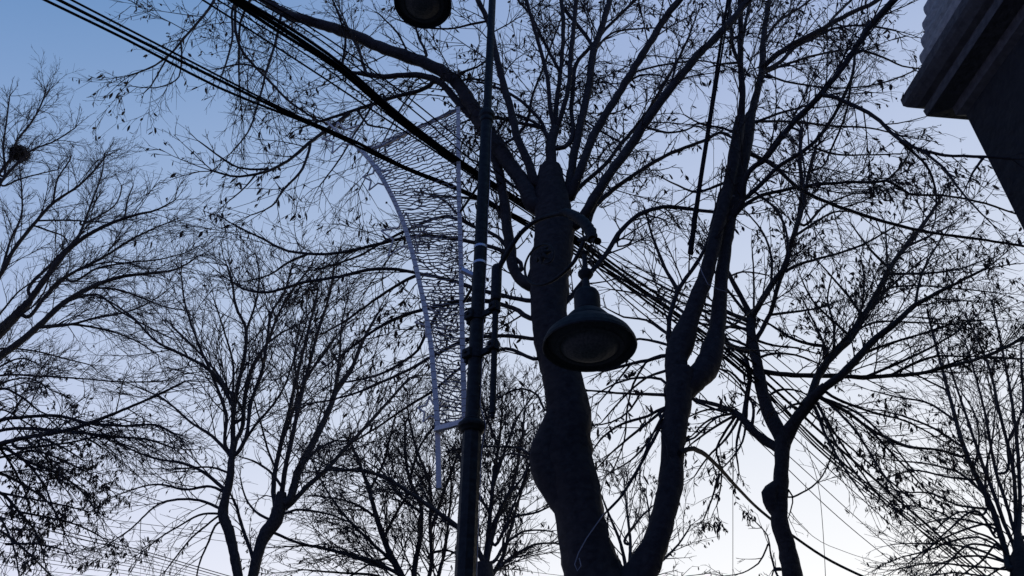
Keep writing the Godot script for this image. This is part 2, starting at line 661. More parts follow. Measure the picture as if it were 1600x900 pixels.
func lamp_post() -> void:
	var d := 4.5
	var foot := V(727, 900, d)
	foot.y = 0
	var top := V(771, -60, d).y + 1.2
	var o := thing("lamp_post", "tall dark green tapered lamp post with ring collars in front of the large tree", "lamp post", foot)
	var b := Buf.new()
	var yc := V(739, 667, d).y
	var y2 := V(764, 180, d).y
	b.lathe(Vector3.ZERO, [[0.19, 0.0], [0.19, 0.06], [0.16, 0.1], [0.15, 0.55], [0.125, 0.62], [0.098, 0.7]], 16)
	put("base", b, M.paint, o)
	b = Buf.new()
	b.lathe(Vector3.ZERO, [[0.075, 0.6], [0.066, 1.4], [0.0585, yc]], 8, false)
	put("lower_shaft", b, M.paint, o)
	b = Buf.new()
	b.lathe(Vector3(0, yc, 0), [[0.058, -0.045], [0.068, -0.038], [0.075, -0.028], [0.09, -0.014], [0.094, 0.0], [0.09, 0.014], [0.075, 0.024], [0.066, 0.03], [0.066, 0.042], [0.056, 0.05], [0.046, 0.055]], 24)
	put("collar", b, M.paint, o)
	b = Buf.new()
	b.lathe(Vector3.ZERO, [[0.0485, yc], [0.047, y2]], 20)
	b.lathe(Vector3(0, yc + 0.2, 0), [[0.048, -0.006], [0.05, -0.004], [0.05, 0.004], [0.048, 0.006]], 20)
	put("middle_shaft", b, M.paint, o)
	b = Buf.new()
	b.lathe(Vector3(0, y2, 0), [[0.046, -0.1], [0.055, -0.09], [0.058, -0.07], [0.055, -0.05], [0.066, -0.03], [0.068, 0.0], [0.062, 0.025], [0.05, 0.04], [0.034, 0.06]], 24)
	put("collar", b, M.paint, o)
	b = Buf.new()
	b.lathe(Vector3.ZERO, [[0.036, y2], [0.034, top], [0.02, top + 0.03], [0.0, top + 0.06]], 16)
	put("upper_shaft", b, M.paint, o)
	for y in [388.0, 413.0]:
		b = Buf.new()
		b.lathe(Vector3(0, V(754, y, d).y, 0), [[0.048, -0.011], [0.0505, -0.01], [0.0505, 0.01], [0.048, 0.011]], 20)
		put("steel_strap", b, M.strap, o)
	b = Buf.new()
	var fx := V(735, 420, d) - foot
	b.box(fx + Vector3(-0.02, 0, -0.05), Vector3(0.11, 0.035, 0.04), Basis(Vector3.BACK, -0.5), 0.005)
	b.box(fx + Vector3(-0.05, 0.035, -0.05), Vector3(0.07, 0.012, 0.03), Basis(Vector3.BACK, -0.5), 0.003)
	put("strap_buckle", b, M.strap, o)
	# a thin wire stapled along the shaft
	b = Buf.new()
	var wp := PackedVector3Array()
	var wr := PackedFloat32Array()
	for k in 30:
		var y := lerpf(2.2, y2 - 0.2, k / 29.0)
		var rr := 0.068 if y < yc + 0.05 and y > yc - 0.1 else (0.075 if y < yc else 0.053)
		if absf(y - yc) < 0.12: rr = 0.1
		wp.append(Vector3(rr * 0.86, y, rr * 0.5) + Vector3(rng.randf_range(-1, 1), 0, 0) * 0.003); wr.append(0.0028)
	b.tube(wp, wr, 5)
	put("stapled_wire", b, M.grey_wire, o)

	# lower arm and its lamp; the same pair sits higher up on the other side
	var lamp_at := V(921, 537, 3.87)
	var dir := Vector3(lamp_at.x - foot.x, 0, lamp_at.z - foot.z)
	var reach := dir.length()
	dir = dir.normalized()
	var flat := func(x: float, y: float) -> Vector2:       # a sight line met with the arm's upright plane: distance from the post, height
		var r := ray(x, y)
		var nn := dir.cross(Vector3.UP)
		var s := (foot - EYE).dot(nn) / r.dot(nn)
		var q := EYE + r * s - foot
		return Vector2(q.dot(dir), q.y)
	make_arm(o, dir, flat, 0.0)
	make_lamp("pendant_lamp", "dark bell shaped street lamp hanging low in front of the trunk", foot + dir * reach + Vector3(0, lamp_at.y, 0))
	var up_at := V(661, 4, 4.4)
	var dir2 := Vector3(up_at.x - foot.x, 0, up_at.z - foot.z)
	var reach2 := dir2.length()
	dir2 = dir2.normalized()
	make_arm(o, dir2, flat, up_at.y - lamp_at.y, reach2 / reach, true)
	make_lamp("pendant_lamp", "dark round street lamp cut off by the top edge", foot + dir2 * reach2 + Vector3(0, up_at.y, 0))

func make_arm(post: Node3D, dir: Vector3, flat: Callable, lift: float, k := 1.0, short := false) -> void:
	var o := Node3D.new()
	o.name = "bracket_arm"
	post.add_child(o, true)
	var P := func(x: float, y: float) -> Vector3:
		var q: Vector2 = flat.call(x, y)
		return dir * q.x * k + Vector3(0, q.y + lift, 0)
	var side := dir.cross(Vector3.UP)
	var tx: float = flat.call(772, 560).x
	var sp := func(pts: Array, w: Array, step := 0.015) -> Array:
		var p := []
		for s in pts.size() / 2: p.append(P.call(pts[s * 2], pts[s * 2 + 1]))
		return curve(p, w, step)
	var b := Buf.new()
	var y0: float = flat.call(768, 648).y + lift
	var y1: float = flat.call(773, 472).y + lift
	var y2: float = flat.call(778, 414).y + lift
	var at := dir * tx * k
	if short: y0 = y1 - 0.03
	b.lathe(at, [[0.0, y0 - 0.03], [0.014, y0 - 0.024], [0.017, y0 - 0.012], [0.012, y0], [0.02, y0 + 0.006], [0.021, y1]], 14)
	b.lathe(at, [[0.021, y1], [0.034, y1 + 0.01], [0.037, y1 + 0.03], [0.037, y2 - 0.03], [0.03, y2 - 0.005], [0.014, y2 + 0.01]], 16)
	put("arm_tube", b, M.iron, o)
	for yy in ([430.0, 462.0] if short else [486.0, 545.0]):
		var y: float = flat.call(765, yy).y + lift
		var bs := Basis(dir, Vector3.UP, side)
		b = Buf.new()
		b.lathe(Vector3(0, y, 0), [[0.048, -0.036], [0.056, -0.034], [0.056, 0.034], [0.048, 0.036]], 20)
		b.lathe(at + Vector3(0, y, 0), [[0.02, -0.034], [0.034, -0.032], [0.034, 0.032], [0.02, 0.034]], 16)
		b.box(at * 0.5 + Vector3(0, y, 0), Vector3((at.length() + 0.02), 0.05, 0.024), bs, 0.004)
		b.box(Vector3(0, y, 0) + side * 0.062 - dir * 0.02, Vector3(0.075, 0.072, 0.03), bs, 0.005)
		b.box(Vector3(0, y, 0) - dir * 0.068, Vector3(0.03, 0.072, 0.06), bs, 0.005)
		b.box(at + Vector3(0, y, 0) + side * 0.036, Vector3(0.06, 0.066, 0.02), bs, 0.005)
		put("clamp", b, M.iron, o)
		for s in 2:
			b = Buf.new()
			var bc: Vector3 = (Vector3(0, y, 0) + side * 0.08 - dir * 0.02) if s == 0 else (at + Vector3(0, y, 0) + side * 0.05)
			b.tube(PackedVector3Array([bc - side * 0.006, bc + side * 0.008]), PackedFloat32Array([0.011, 0.011]), 6, true)
			put("bolt", b, M.iron, o)
	var arm := Buf.new()
	var c: Array = sp.call([779, 420, 783, 412, 795, 392, 815, 363, 838, 345, 860, 337, 880, 333], [0.022, 0.02, 0.018, 0.0165, 0.015, 0.015, 0.016])
	arm.tube(c[0], c[1], 10, true)
	put("arm_rod", arm, M.iron, o)
	# cast leaf sleeve at the bend
	b = Buf.new()
	c = sp.call([876, 333, 884, 332, 896, 337, 908, 344, 917, 353, 923, 364, 926, 374], [0.016, 0.028, 0.034, 0.036, 0.037, 0.038, 0.03])
	b.tube(c[0], c[1], 14, true)
	var f := FastNoiseLite.new()
	f.seed = 3; f.frequency = 26.0
	for q in b.v.size(): b.v[q] += b.n[q] * f.get_noise_3dv(b.v[q]) * 0.012
	put("leaf_sleeve", b, M.iron, o)
	b = Buf.new()
	for q in [[901, 378], [934, 377]]:
		b.ball(P.call(q[0], q[1]), Vector3.ONE * 0.024, 8, 12)
	b.tube(PackedVector3Array([P.call(901, 378), P.call(918, 372), P.call(934, 377)]), PackedFloat32Array([0.016, 0.02, 0.016]), 10)
	put("knob", b, M.iron, o)
	b = Buf.new()
	c = sp.call([912, 378, 906, 392, 896, 410, 878, 428, 856, 442, 836, 445, 822, 432, 821, 412, 830, 394, 845, 383, 859, 384, 865, 395, 862, 407, 852, 412, 843, 406], [0.014, 0.014, 0.013, 0.012, 0.011, 0.009, 0.009, 0.008, 0.008, 0.008, 0.008, 0.007, 0.007, 0.006, 0.006])
	b.tube(c[0], c[1], 8, true)
	put("scroll", b, M.iron, o)
	b = Buf.new()
	var rc: Vector3 = P.call(849, 399)
	for q in 7:
		var a := TAU * q / 7
		var dd := dir * cos(a) + Vector3.UP * sin(a)
		b.tube(PackedVector3Array([rc, rc + dd * 0.03 + side * 0.016, rc + dd * 0.066]), PackedFloat32Array([0.014, 0.024, 0.005]), 6)
	b.ball(rc, Vector3.ONE * 0.02, 6, 10)
	put("rosette", b, M.iron, o)

func make_lamp(called: String, label: String, at: Vector3) -> void:
	var o := thing(called, label, "street lamp", at, "")
	var b := Buf.new()
	b.lathe(Vector3.ZERO, [[0.017, 0.53], [0.017, 0.665], [0.03, 0.68], [0.012, 0.70]], 14)
	put("hanger_rod", b, M.iron, o)
	b = Buf.new()
	b.lathe(Vector3.ZERO, [[0.016, 0.47], [0.036, 0.49], [0.048, 0.51], [0.048, 0.525], [0.034, 0.54], [0.016, 0.555]], 20)
	put("ring", b, M.iron, o)
	b = Buf.new()
	b.lathe(Vector3.ZERO, [[0.075, 0.215], [0.08, 0.225], [0.08, 0.33], [0.078, 0.35], [0.068, 0.372], [0.05, 0.385], [0.034, 0.392], [0.026, 0.41], [0.017, 0.50]], 28)
	put("housing", b, M.paint, o)
	b = Buf.new()
	b.lathe(Vector3.ZERO, [[0.272, -0.03], [0.276, -0.022], [0.272, 0.0], [0.25, 0.045], [0.205, 0.092], [0.165, 0.122], [0.15, 0.13], [0.148, 0.142], [0.142, 0.155], [0.12, 0.185], [0.095, 0.208], [0.082, 0.215], [0.078, 0.22]], 40)
	put("bell_shade", b, M.paint, o)
	b = Buf.new()
	b.lathe(Vector3.ZERO, [[0.12, 0.11], [0.19, 0.085], [0.24, 0.035], [0.262, -0.004], [0.266, -0.026], [0.2715, -0.0295]], 40)
	put("reflector", b, M.reflector, o)
	b = Buf.new()
	b.lathe(Vector3.ZERO, [[0.168, -0.02], [0.178, -0.03], [0.2, -0.03], [0.205, -0.018], [0.245, 0.012]], 36)
	put("rim_plate", b, M.reflector, o)
	b = Buf.new()
	b.lathe(Vector3.ZERO, [[0.0, -0.075], [0.05, -0.072], [0.1, -0.061], [0.14, -0.045], [0.172, -0.022]], 32)
	put("lens", b, M.lens, o)

func rails(o: Node3D, called: String, pts: Array, d0: float, d1: float, w: float, thick: float, org: Vector3) -> PackedVector3Array:
	var p := []
	var ww := []
	var c := pts.size() / 2
	for k in c:
		p.append(V(pts[k * 2], pts[k * 2 + 1], lerpf(d0, d1, float(k) / (c - 1))) - org)
		ww.append(1.0)
	var cv := curve(p, ww, 0.06)
	var cp: PackedVector3Array = cv[0]
	var b := Buf.new()
	for k in cp.size() - 1:            # a square bar, mitred at each step
		var t := (cp[k + 1] - cp[k]).normalized()
		var x := t.cross(Vector3.BACK).normalized()
		var y := x.cross(t)
		var t1 := t if k + 2 >= cp.size() else (cp[k + 2] - cp[k + 1]).normalized()
		var t0 := t if k == 0 else (cp[k] - cp[k - 1]).normalized()
		var xa := (t0 + t).normalized().cross(Vector3.BACK).normalized() * w * 0.5
		var xb := (t1 + t).normalized().cross(Vector3.BACK).normalized() * w * 0.5
		var yy := y * thick * 0.5
		var A := cp[k]
		var B := cp[k + 1]
		b.face([A + xa + yy, A - xa + yy, B - xb + yy, B + xb + yy])
		b.face([A - xa - yy, A + xa - yy, B + xb - yy, B - xb - yy])
		b.face([A + xa - yy, A + xa + yy, B + xb + yy, B + xb - yy])
		b.face([A - xa + yy, A - xa - yy, B - xb - yy, B - xb + yy])
		if k == 0: b.face([A + xa - yy, A - xa - yy, A - xa + yy, A + xa + yy])
		if k == cp.size() - 2: b.face([B + xb + yy, B - xb + yy, B - xb - yy, B + xb - yy])
	put(called, b, M.white, o)
	return cp

func decoration() -> void:
	var D := 5.0
	var org := V(725, 660, 4.75)
	var o := thing("light_decoration", "sail shaped white framed light decoration with stars, fixed to the lamp post", "light decoration", org)
	var right := rails(o, "rail", [716, 168, 717, 300, 720, 400, 722.5, 530, 726, 657], D, D - 0.25, 0.036, 0.02, org)
	var left := rails(o, "curved_rail", [563, 233, 580, 253, 608, 298, 630, 348, 645, 398, 661, 468, 672, 530, 679, 600, 684, 669], D, D - 0.25, 0.036, 0.02, org)
	rails(o, "top_bar", [558, 236, 578, 233, 650, 201, 718, 170], D + 0.012, D + 0.012, 0.03, 0.02, org)
	rails(o, "bottom_bar", [681, 671, 704, 665, 738, 654], D - 0.27, 4.53, 0.036, 0.026, org)
	rails(o, "drop_rod", [684, 675, 685, 720, 686, 764], D - 0.245, D - 0.26, 0.034, 0.034, org)
	rails(o, "tail", [511, 190, 530, 208, 548, 222, 566, 238], D + 0.03, D + 0.02, 0.018, 0.012, org)
	# bolts of the frame to the post
	for y in [330.0, 480.0]:
		var b := Buf.new()
		var p1 := V(720, y, D - 0.1)
		var fx := V(727, 900, 4.5)
		b.tube(PackedVector3Array([p1 - org, Vector3(fx.x, p1.y, -4.5) - org]), PackedFloat32Array([0.011, 0.011]), 8, true)
		put("stay", b, M.iron, o)
	var rl := PackedFloat32Array()
	var rows := 92
	var pick := func(line: PackedVector3Array, f: float) -> Vector3:
		var s := f * (line.size() - 1)
		var k := mini(int(s), line.size() - 2)
		return line[k].lerp(line[k + 1], s - k)
	var grid := []
	for r in rows:
		var f := (r + 0.6) / rows
		var a: Vector3 = pick.call(left, f)
		var b2: Vector3 = pick.call(right, f)
		var n := maxi(5, int(a.distance_to(b2) / 0.035))
		var pts := PackedVector3Array()
		var rr := PackedFloat32Array()
		var ph := rng.randf() * TAU
		for k in n + 1:
			var s := float(k) / n
			var p := a.lerp(b2, s)
			var env := minf(1.0, 6.0 * minf(s, 1 - s))
			p.y += env * (rng.randf_range(-0.007, 0.007) - 0.01 * sin(s * PI) + 0.005 * sin(ph + s * 14.0))
			p.z += env * rng.randf_range(-0.012, 0.012)
			pts.append(p); rr.append(0.0052)
		grid.append(pts)
		var bf := Buf.new()
		bf.tube(pts, rr, 5, true)
		put("light_string", bf, M.string, o)
	# short drops between the strings
	var bd := Buf.new()
	for r in rows - 1:
		var a: PackedVector3Array = grid[r]
		var b3: PackedVector3Array = grid[r + 1]
		for k in range(1, a.size() - 1):
			if rng.randf() > 0.2: continue
			var s := float(k) / (a.size() - 1)
			var q := b3[clampi(int(round(s * (b3.size() - 1))) + rng.randi_range(-1, 1), 0, b3.size() - 1)]
			bd.twig3(PackedVector3Array([a[k], q]), 0.004, 0.004)
			if rng.randf() < 0.5: bd.ball(a[k].lerp(q, 0.5), Vector3(0.006, 0.011, 0.006), 4, 5)
	put("net_drops", bd, M.string, o, "stuff")
	# ties round the rails
	var bt := Buf.new()
	for line in [left, right]:
		for k in 46:
			var p: Vector3 = pick.call(line, (k + 0.5) / 46.0)
			bt.box(p, Vector3(0.040, 0.004, 0.025), Basis(Vector3.BACK, rng.randf_range(-0.25, 0.25)), 0.001)
	put("ties", bt, M.string, o, "stuff")
	# stars in outline
	for s in [[533, 214, 34, 0.35], [590, 277, 27, 0.2], [632, 368, 44, 0.05], [675, 500, 30, 0.4], [672, 640, 22, 0.15]]:
		var c := V(s[0], s[1], D - 0.04) - org
		var R := metres(s[2], c + org)
		var pts := PackedVector3Array()
		var rr := PackedFloat32Array()
		for k in 11:
			var a: float = s[3] + TAU * k / 10.0 + PI * 0.5
			var q := R if k % 2 == 0 else R * 0.45
			pts.append(c + Vector3(cos(a) * q * 0.9, sin(a) * q * 1.1, 0.1 * cos(a) * q)); rr.append(0.0075)
		var bs := Buf.new()
		for k in 10:
			bs.tube(PackedVector3Array([pts[k], pts[k + 1]]), PackedFloat32Array([0.0075, 0.0075]), 6, true)
		put("star", bs, M.star, o)

func cables() -> void:
	# the lower run: three cables that draw together towards the post and pass behind it
	var right_end := [865, 372, 980, 440, 1130, 548, 1290, 706, 1430, 816]
	var n := ["uppermost", "middle", "lowest"]
	var k := 0
	for q in [[112, 0, 300, 97, 480, 188, 561, 223, 630, 259, 714, 292, 747, 307], [92, 0, 300, 104, 480, 191, 561, 225, 630, 261, 714, 294, 747, 309], [62, -4, 200, 63, 340, 136, 505, 203, 630, 263, 714, 297, 747, 312]]:
		var pts: Array = q.duplicate()
		for s in right_end.size():
			pts.append(right_end[s] + (k * 5 - 4) * (1 if s % 2 else 0))
		cable("%s of three black cables in the lower run across the upper left sky" % n[k] if k != 1 else "thick black cable between the two others of the lower left run", pts, [0.008, 0.0115, 0.010][k], 6.5, M.rubber, "cables crossing from upper left")
		k += 1
	# the upper run: a thick bundle with looser cables beside it
	var lab := ["lower thin cable apart from the bundle, leaving the top edge leftmost of the upper run", "thin cable just below the thick black bundle", "left strand of the thick black cable bundle", "thickest strand of the black cable bundle at top left", "right strand of the thick black cable bundle", "thin cable just above the thick black bundle", "uppermost thin cable of the upper left run"]
	var st := [[317, 0, 400, 53, 520, 131, 583, 173, 655, 220], [340, 0, 420, 48, 520, 114, 590, 167, 655, 216], [360, 0, 430, 46, 533, 112, 600, 170, 660, 217], [370, 0, 440, 44, 533, 107, 600, 165, 660, 213], [379, 0, 447, 40, 540, 105, 603, 161, 661, 208], [397, 0, 470, 42, 567, 112, 620, 152, 667, 190], [410, 0, 480, 40, 580, 108, 630, 146, 675, 182]]
	var en := [[750, 284], [750, 281], [750, 279], [750, 276], [750, 272], [750, 262], [750, 246]]
	var fin := [[980, 470, 1130, 585, 1297, 735], [980, 460, 1130, 572, 1297, 720], [980, 448, 1130, 558, 1297, 705], [980, 436, 1130, 542, 1297, 688], [980, 428, 1130, 530, 1297, 672], [980, 418, 1130, 514, 1310, 660], [980, 408, 1130, 498, 1320, 648]]
	for s in 7:
		var pts: Array = st[s] + en[s] + [865, 362 - s * 4] + fin[s]
		cable(lab[s], pts, [0.0075, 0.006, 0.013, 0.018, 0.013, 0.006, 0.006][s], 6.75, M.rubber, "cables crossing from upper left")
	# thin wires low on the left
	for s in 9:
		var y0: float = 801.0 + s * 9.5 + [0, -3, 2, -2, 4, -1, 3, 0, 5][s]
		var y1 := 880.0 + s * 4.2
		cable("%s wire of the low fan at lower left" % ["first, topmost", "second", "third", "fourth", "fifth", "sixth", "seventh", "eighth", "ninth, lowest"][s], [-60, y0 - 15, 0, y0, 110, lerpf(y0, y1, 0.36) + 3, 200, lerpf(y0, y1, 0.64) + 3, 330, y1 + 12], 0.009 if s > 1 else 0.014, 9.0, M.rubber, "wires low at the left", "overhead_wire", [10.0, 12.0], "wire")
	cable("single thin wire above the fan at lower left", [100, 803, 220, 818, 330, 832, 460, 848], 0.008, 9.2, M.rubber, "wires low at the left", "overhead_wire", [12.0, 12.0], "wire")
	cable("second single thin wire above the fan at lower left", [120, 816, 240, 831, 345, 845, 460, 860], 0.007, 9.2, M.rubber, "wires low at the left", "overhead_wire", [12.0, 12.0], "wire")
	free_cable("thin lone wire rising across the clear sky at left", [V(40, 420, 13.0), V(150, 388, 12.0), V(273, 352, 11.0), V(400, 314, 10.0), V(507, 277, 9.2), V(640, 235, 8.4)], 0.0045, M.rubber, "", "overhead_wire", "wire")
	# right side
	free_cable("straight black double cable hanging beside the right fork", [V(1150, -120, 4.75), V(1137, 0, 4.75), V(1122, 95, 4.8), V(1107, 195, 4.85), V(1090, 305, 4.9), V(1077, 396, 4.95)], 0.015, M.rubber, "", "hanging_cable")
	free_cable("companion strand beside the straight hanging cable", [V(1156, -120, 4.79), V(1141, 0, 4.79), V(1126, 95, 4.84), V(1110, 195, 4.89), V(1093, 305, 4.94), V(1081, 398, 4.99)], 0.01, M.rubber, "", "hanging_cable")
	free_cable("thin upright wire left of the right fork", [V(1113, -60, 4.7), V(1114, 60, 4.72), V(1115, 180, 4.74), V(1115, 290, 4.76)], 0.0022, M.rubber, "", "hanging_wire", "wire")
	free_cable("black sagging cable from the right stem to the lower right", [V(1062, 708, 5.0), V(1074, 702, 5.1), V(1090, 704, 5.5), V(1120, 727, 6.6), V(1153, 763, 8.0), V(1197, 805, 9.8), V(1233, 833, 10.6), V(1287, 870, 11.2), V(1340, 897, 11.8), V(1420, 930, 12.6)], 0.019, M.rubber, "", "sagging_cable")
	free_cable("thin upright string under the right tree's left stub", [V(1144, 660, 9.0), V(1145, 760, 9.0), V(1145, 930, 9.0)], 0.004, M.rubber, "", "hanging_wire", "wire")
	free_cable("thin slanting string right of the burled trunk", [V(1258, 690, 9.2), V(1277, 750, 9.1), V(1286, 830, 9.0), V(1291, 930, 9.0)], 0.004, M.rubber, "", "hanging_wire", "wire")
	free_cable("upper thin wire running down to the lower right", [V(1150, 640, 9.0), V(1233, 713, 10.0), V(1287, 762, 11.0), V(1345, 815, 12.0), V(1450, 905, 14.0)], 0.006, M.rubber, "", "overhead_wire", "wire")
	free_cable("lower thin wire running down to the lower right", [V(1160, 665, 9.0), V(1233, 735, 10.0), V(1290, 790, 11.0), V(1400, 882, 13.0), V(1450, 920, 14.0)], 0.006, M.rubber, "", "overhead_wire", "wire")
	free_cable("faint wire sagging over the bright sky at lower right", [V(1225, 795, 10.0), V(1270, 838, 10.4), V(1320, 862, 11.0), V(1400, 885, 12.0)], 0.004, M.rubber, "", "overhead_wire", "wire")
	free_cable("thin grey wire looped on the big left trunk", [V(944, 802, 4.93), V(930, 822, 4.89), V(916, 842, 4.87), V(904, 864, 4.86), V(898, 882, 4.86), V(902, 892, 4.86), V(908, 884, 4.86), V(905, 872, 4.86)], 0.0035, M.grey_wire, "", "loose_wire", "wire")
	free_cable("thin grey wire curled round the right fork", [V(1092, 408, 4.9), V(1096, 424, 4.88), V(1106, 444, 4.88), V(1122, 452, 4.9), V(1136, 456, 4.92)], 0.0035, M.grey_wire, "", "loose_wire", "wire")

func nest() -> void:
	var c := V(30, 240, 15.2)
	var o := thing("bird_nest", "round stick nest high in the far left tree", "nest", c)
	var b := Buf.new()
	for k in 520:
		var d := Vector3(rng.randfn(), rng.randfn(), rng.randfn()).normalized()
		var t := d.cross(Vector3(rng.randfn(), rng.randfn(), rng.randfn())).normalized()
		var p := d * Vector3(0.27, 0.23, 0.27) * rng.randf_range(0.4, 1.05)
		var l := rng.randf_range(0.06, 0.17)
		b.twig3(PackedVector3Array([p - t * l, p + d * 0.015, p + t * l]), 0.006, 0.004)
	put("sticks", b, M.nest, o, "stuff")
	b = Buf.new()
	b.ball(Vector3.ZERO, Vector3(0.24, 0.19, 0.24), 8, 12)
	for k in b.v.size(): b.v[k] *= rng.randf_range(0.85, 1.1)
	put("cup", b, M.nest, o)

func trees() -> void:
	tree_big()
	tree_burl()
	tree_twin()
	tree_far_left()
	tree_low_left()
	tree_middle()
	tree_far_right()
	tree_small()

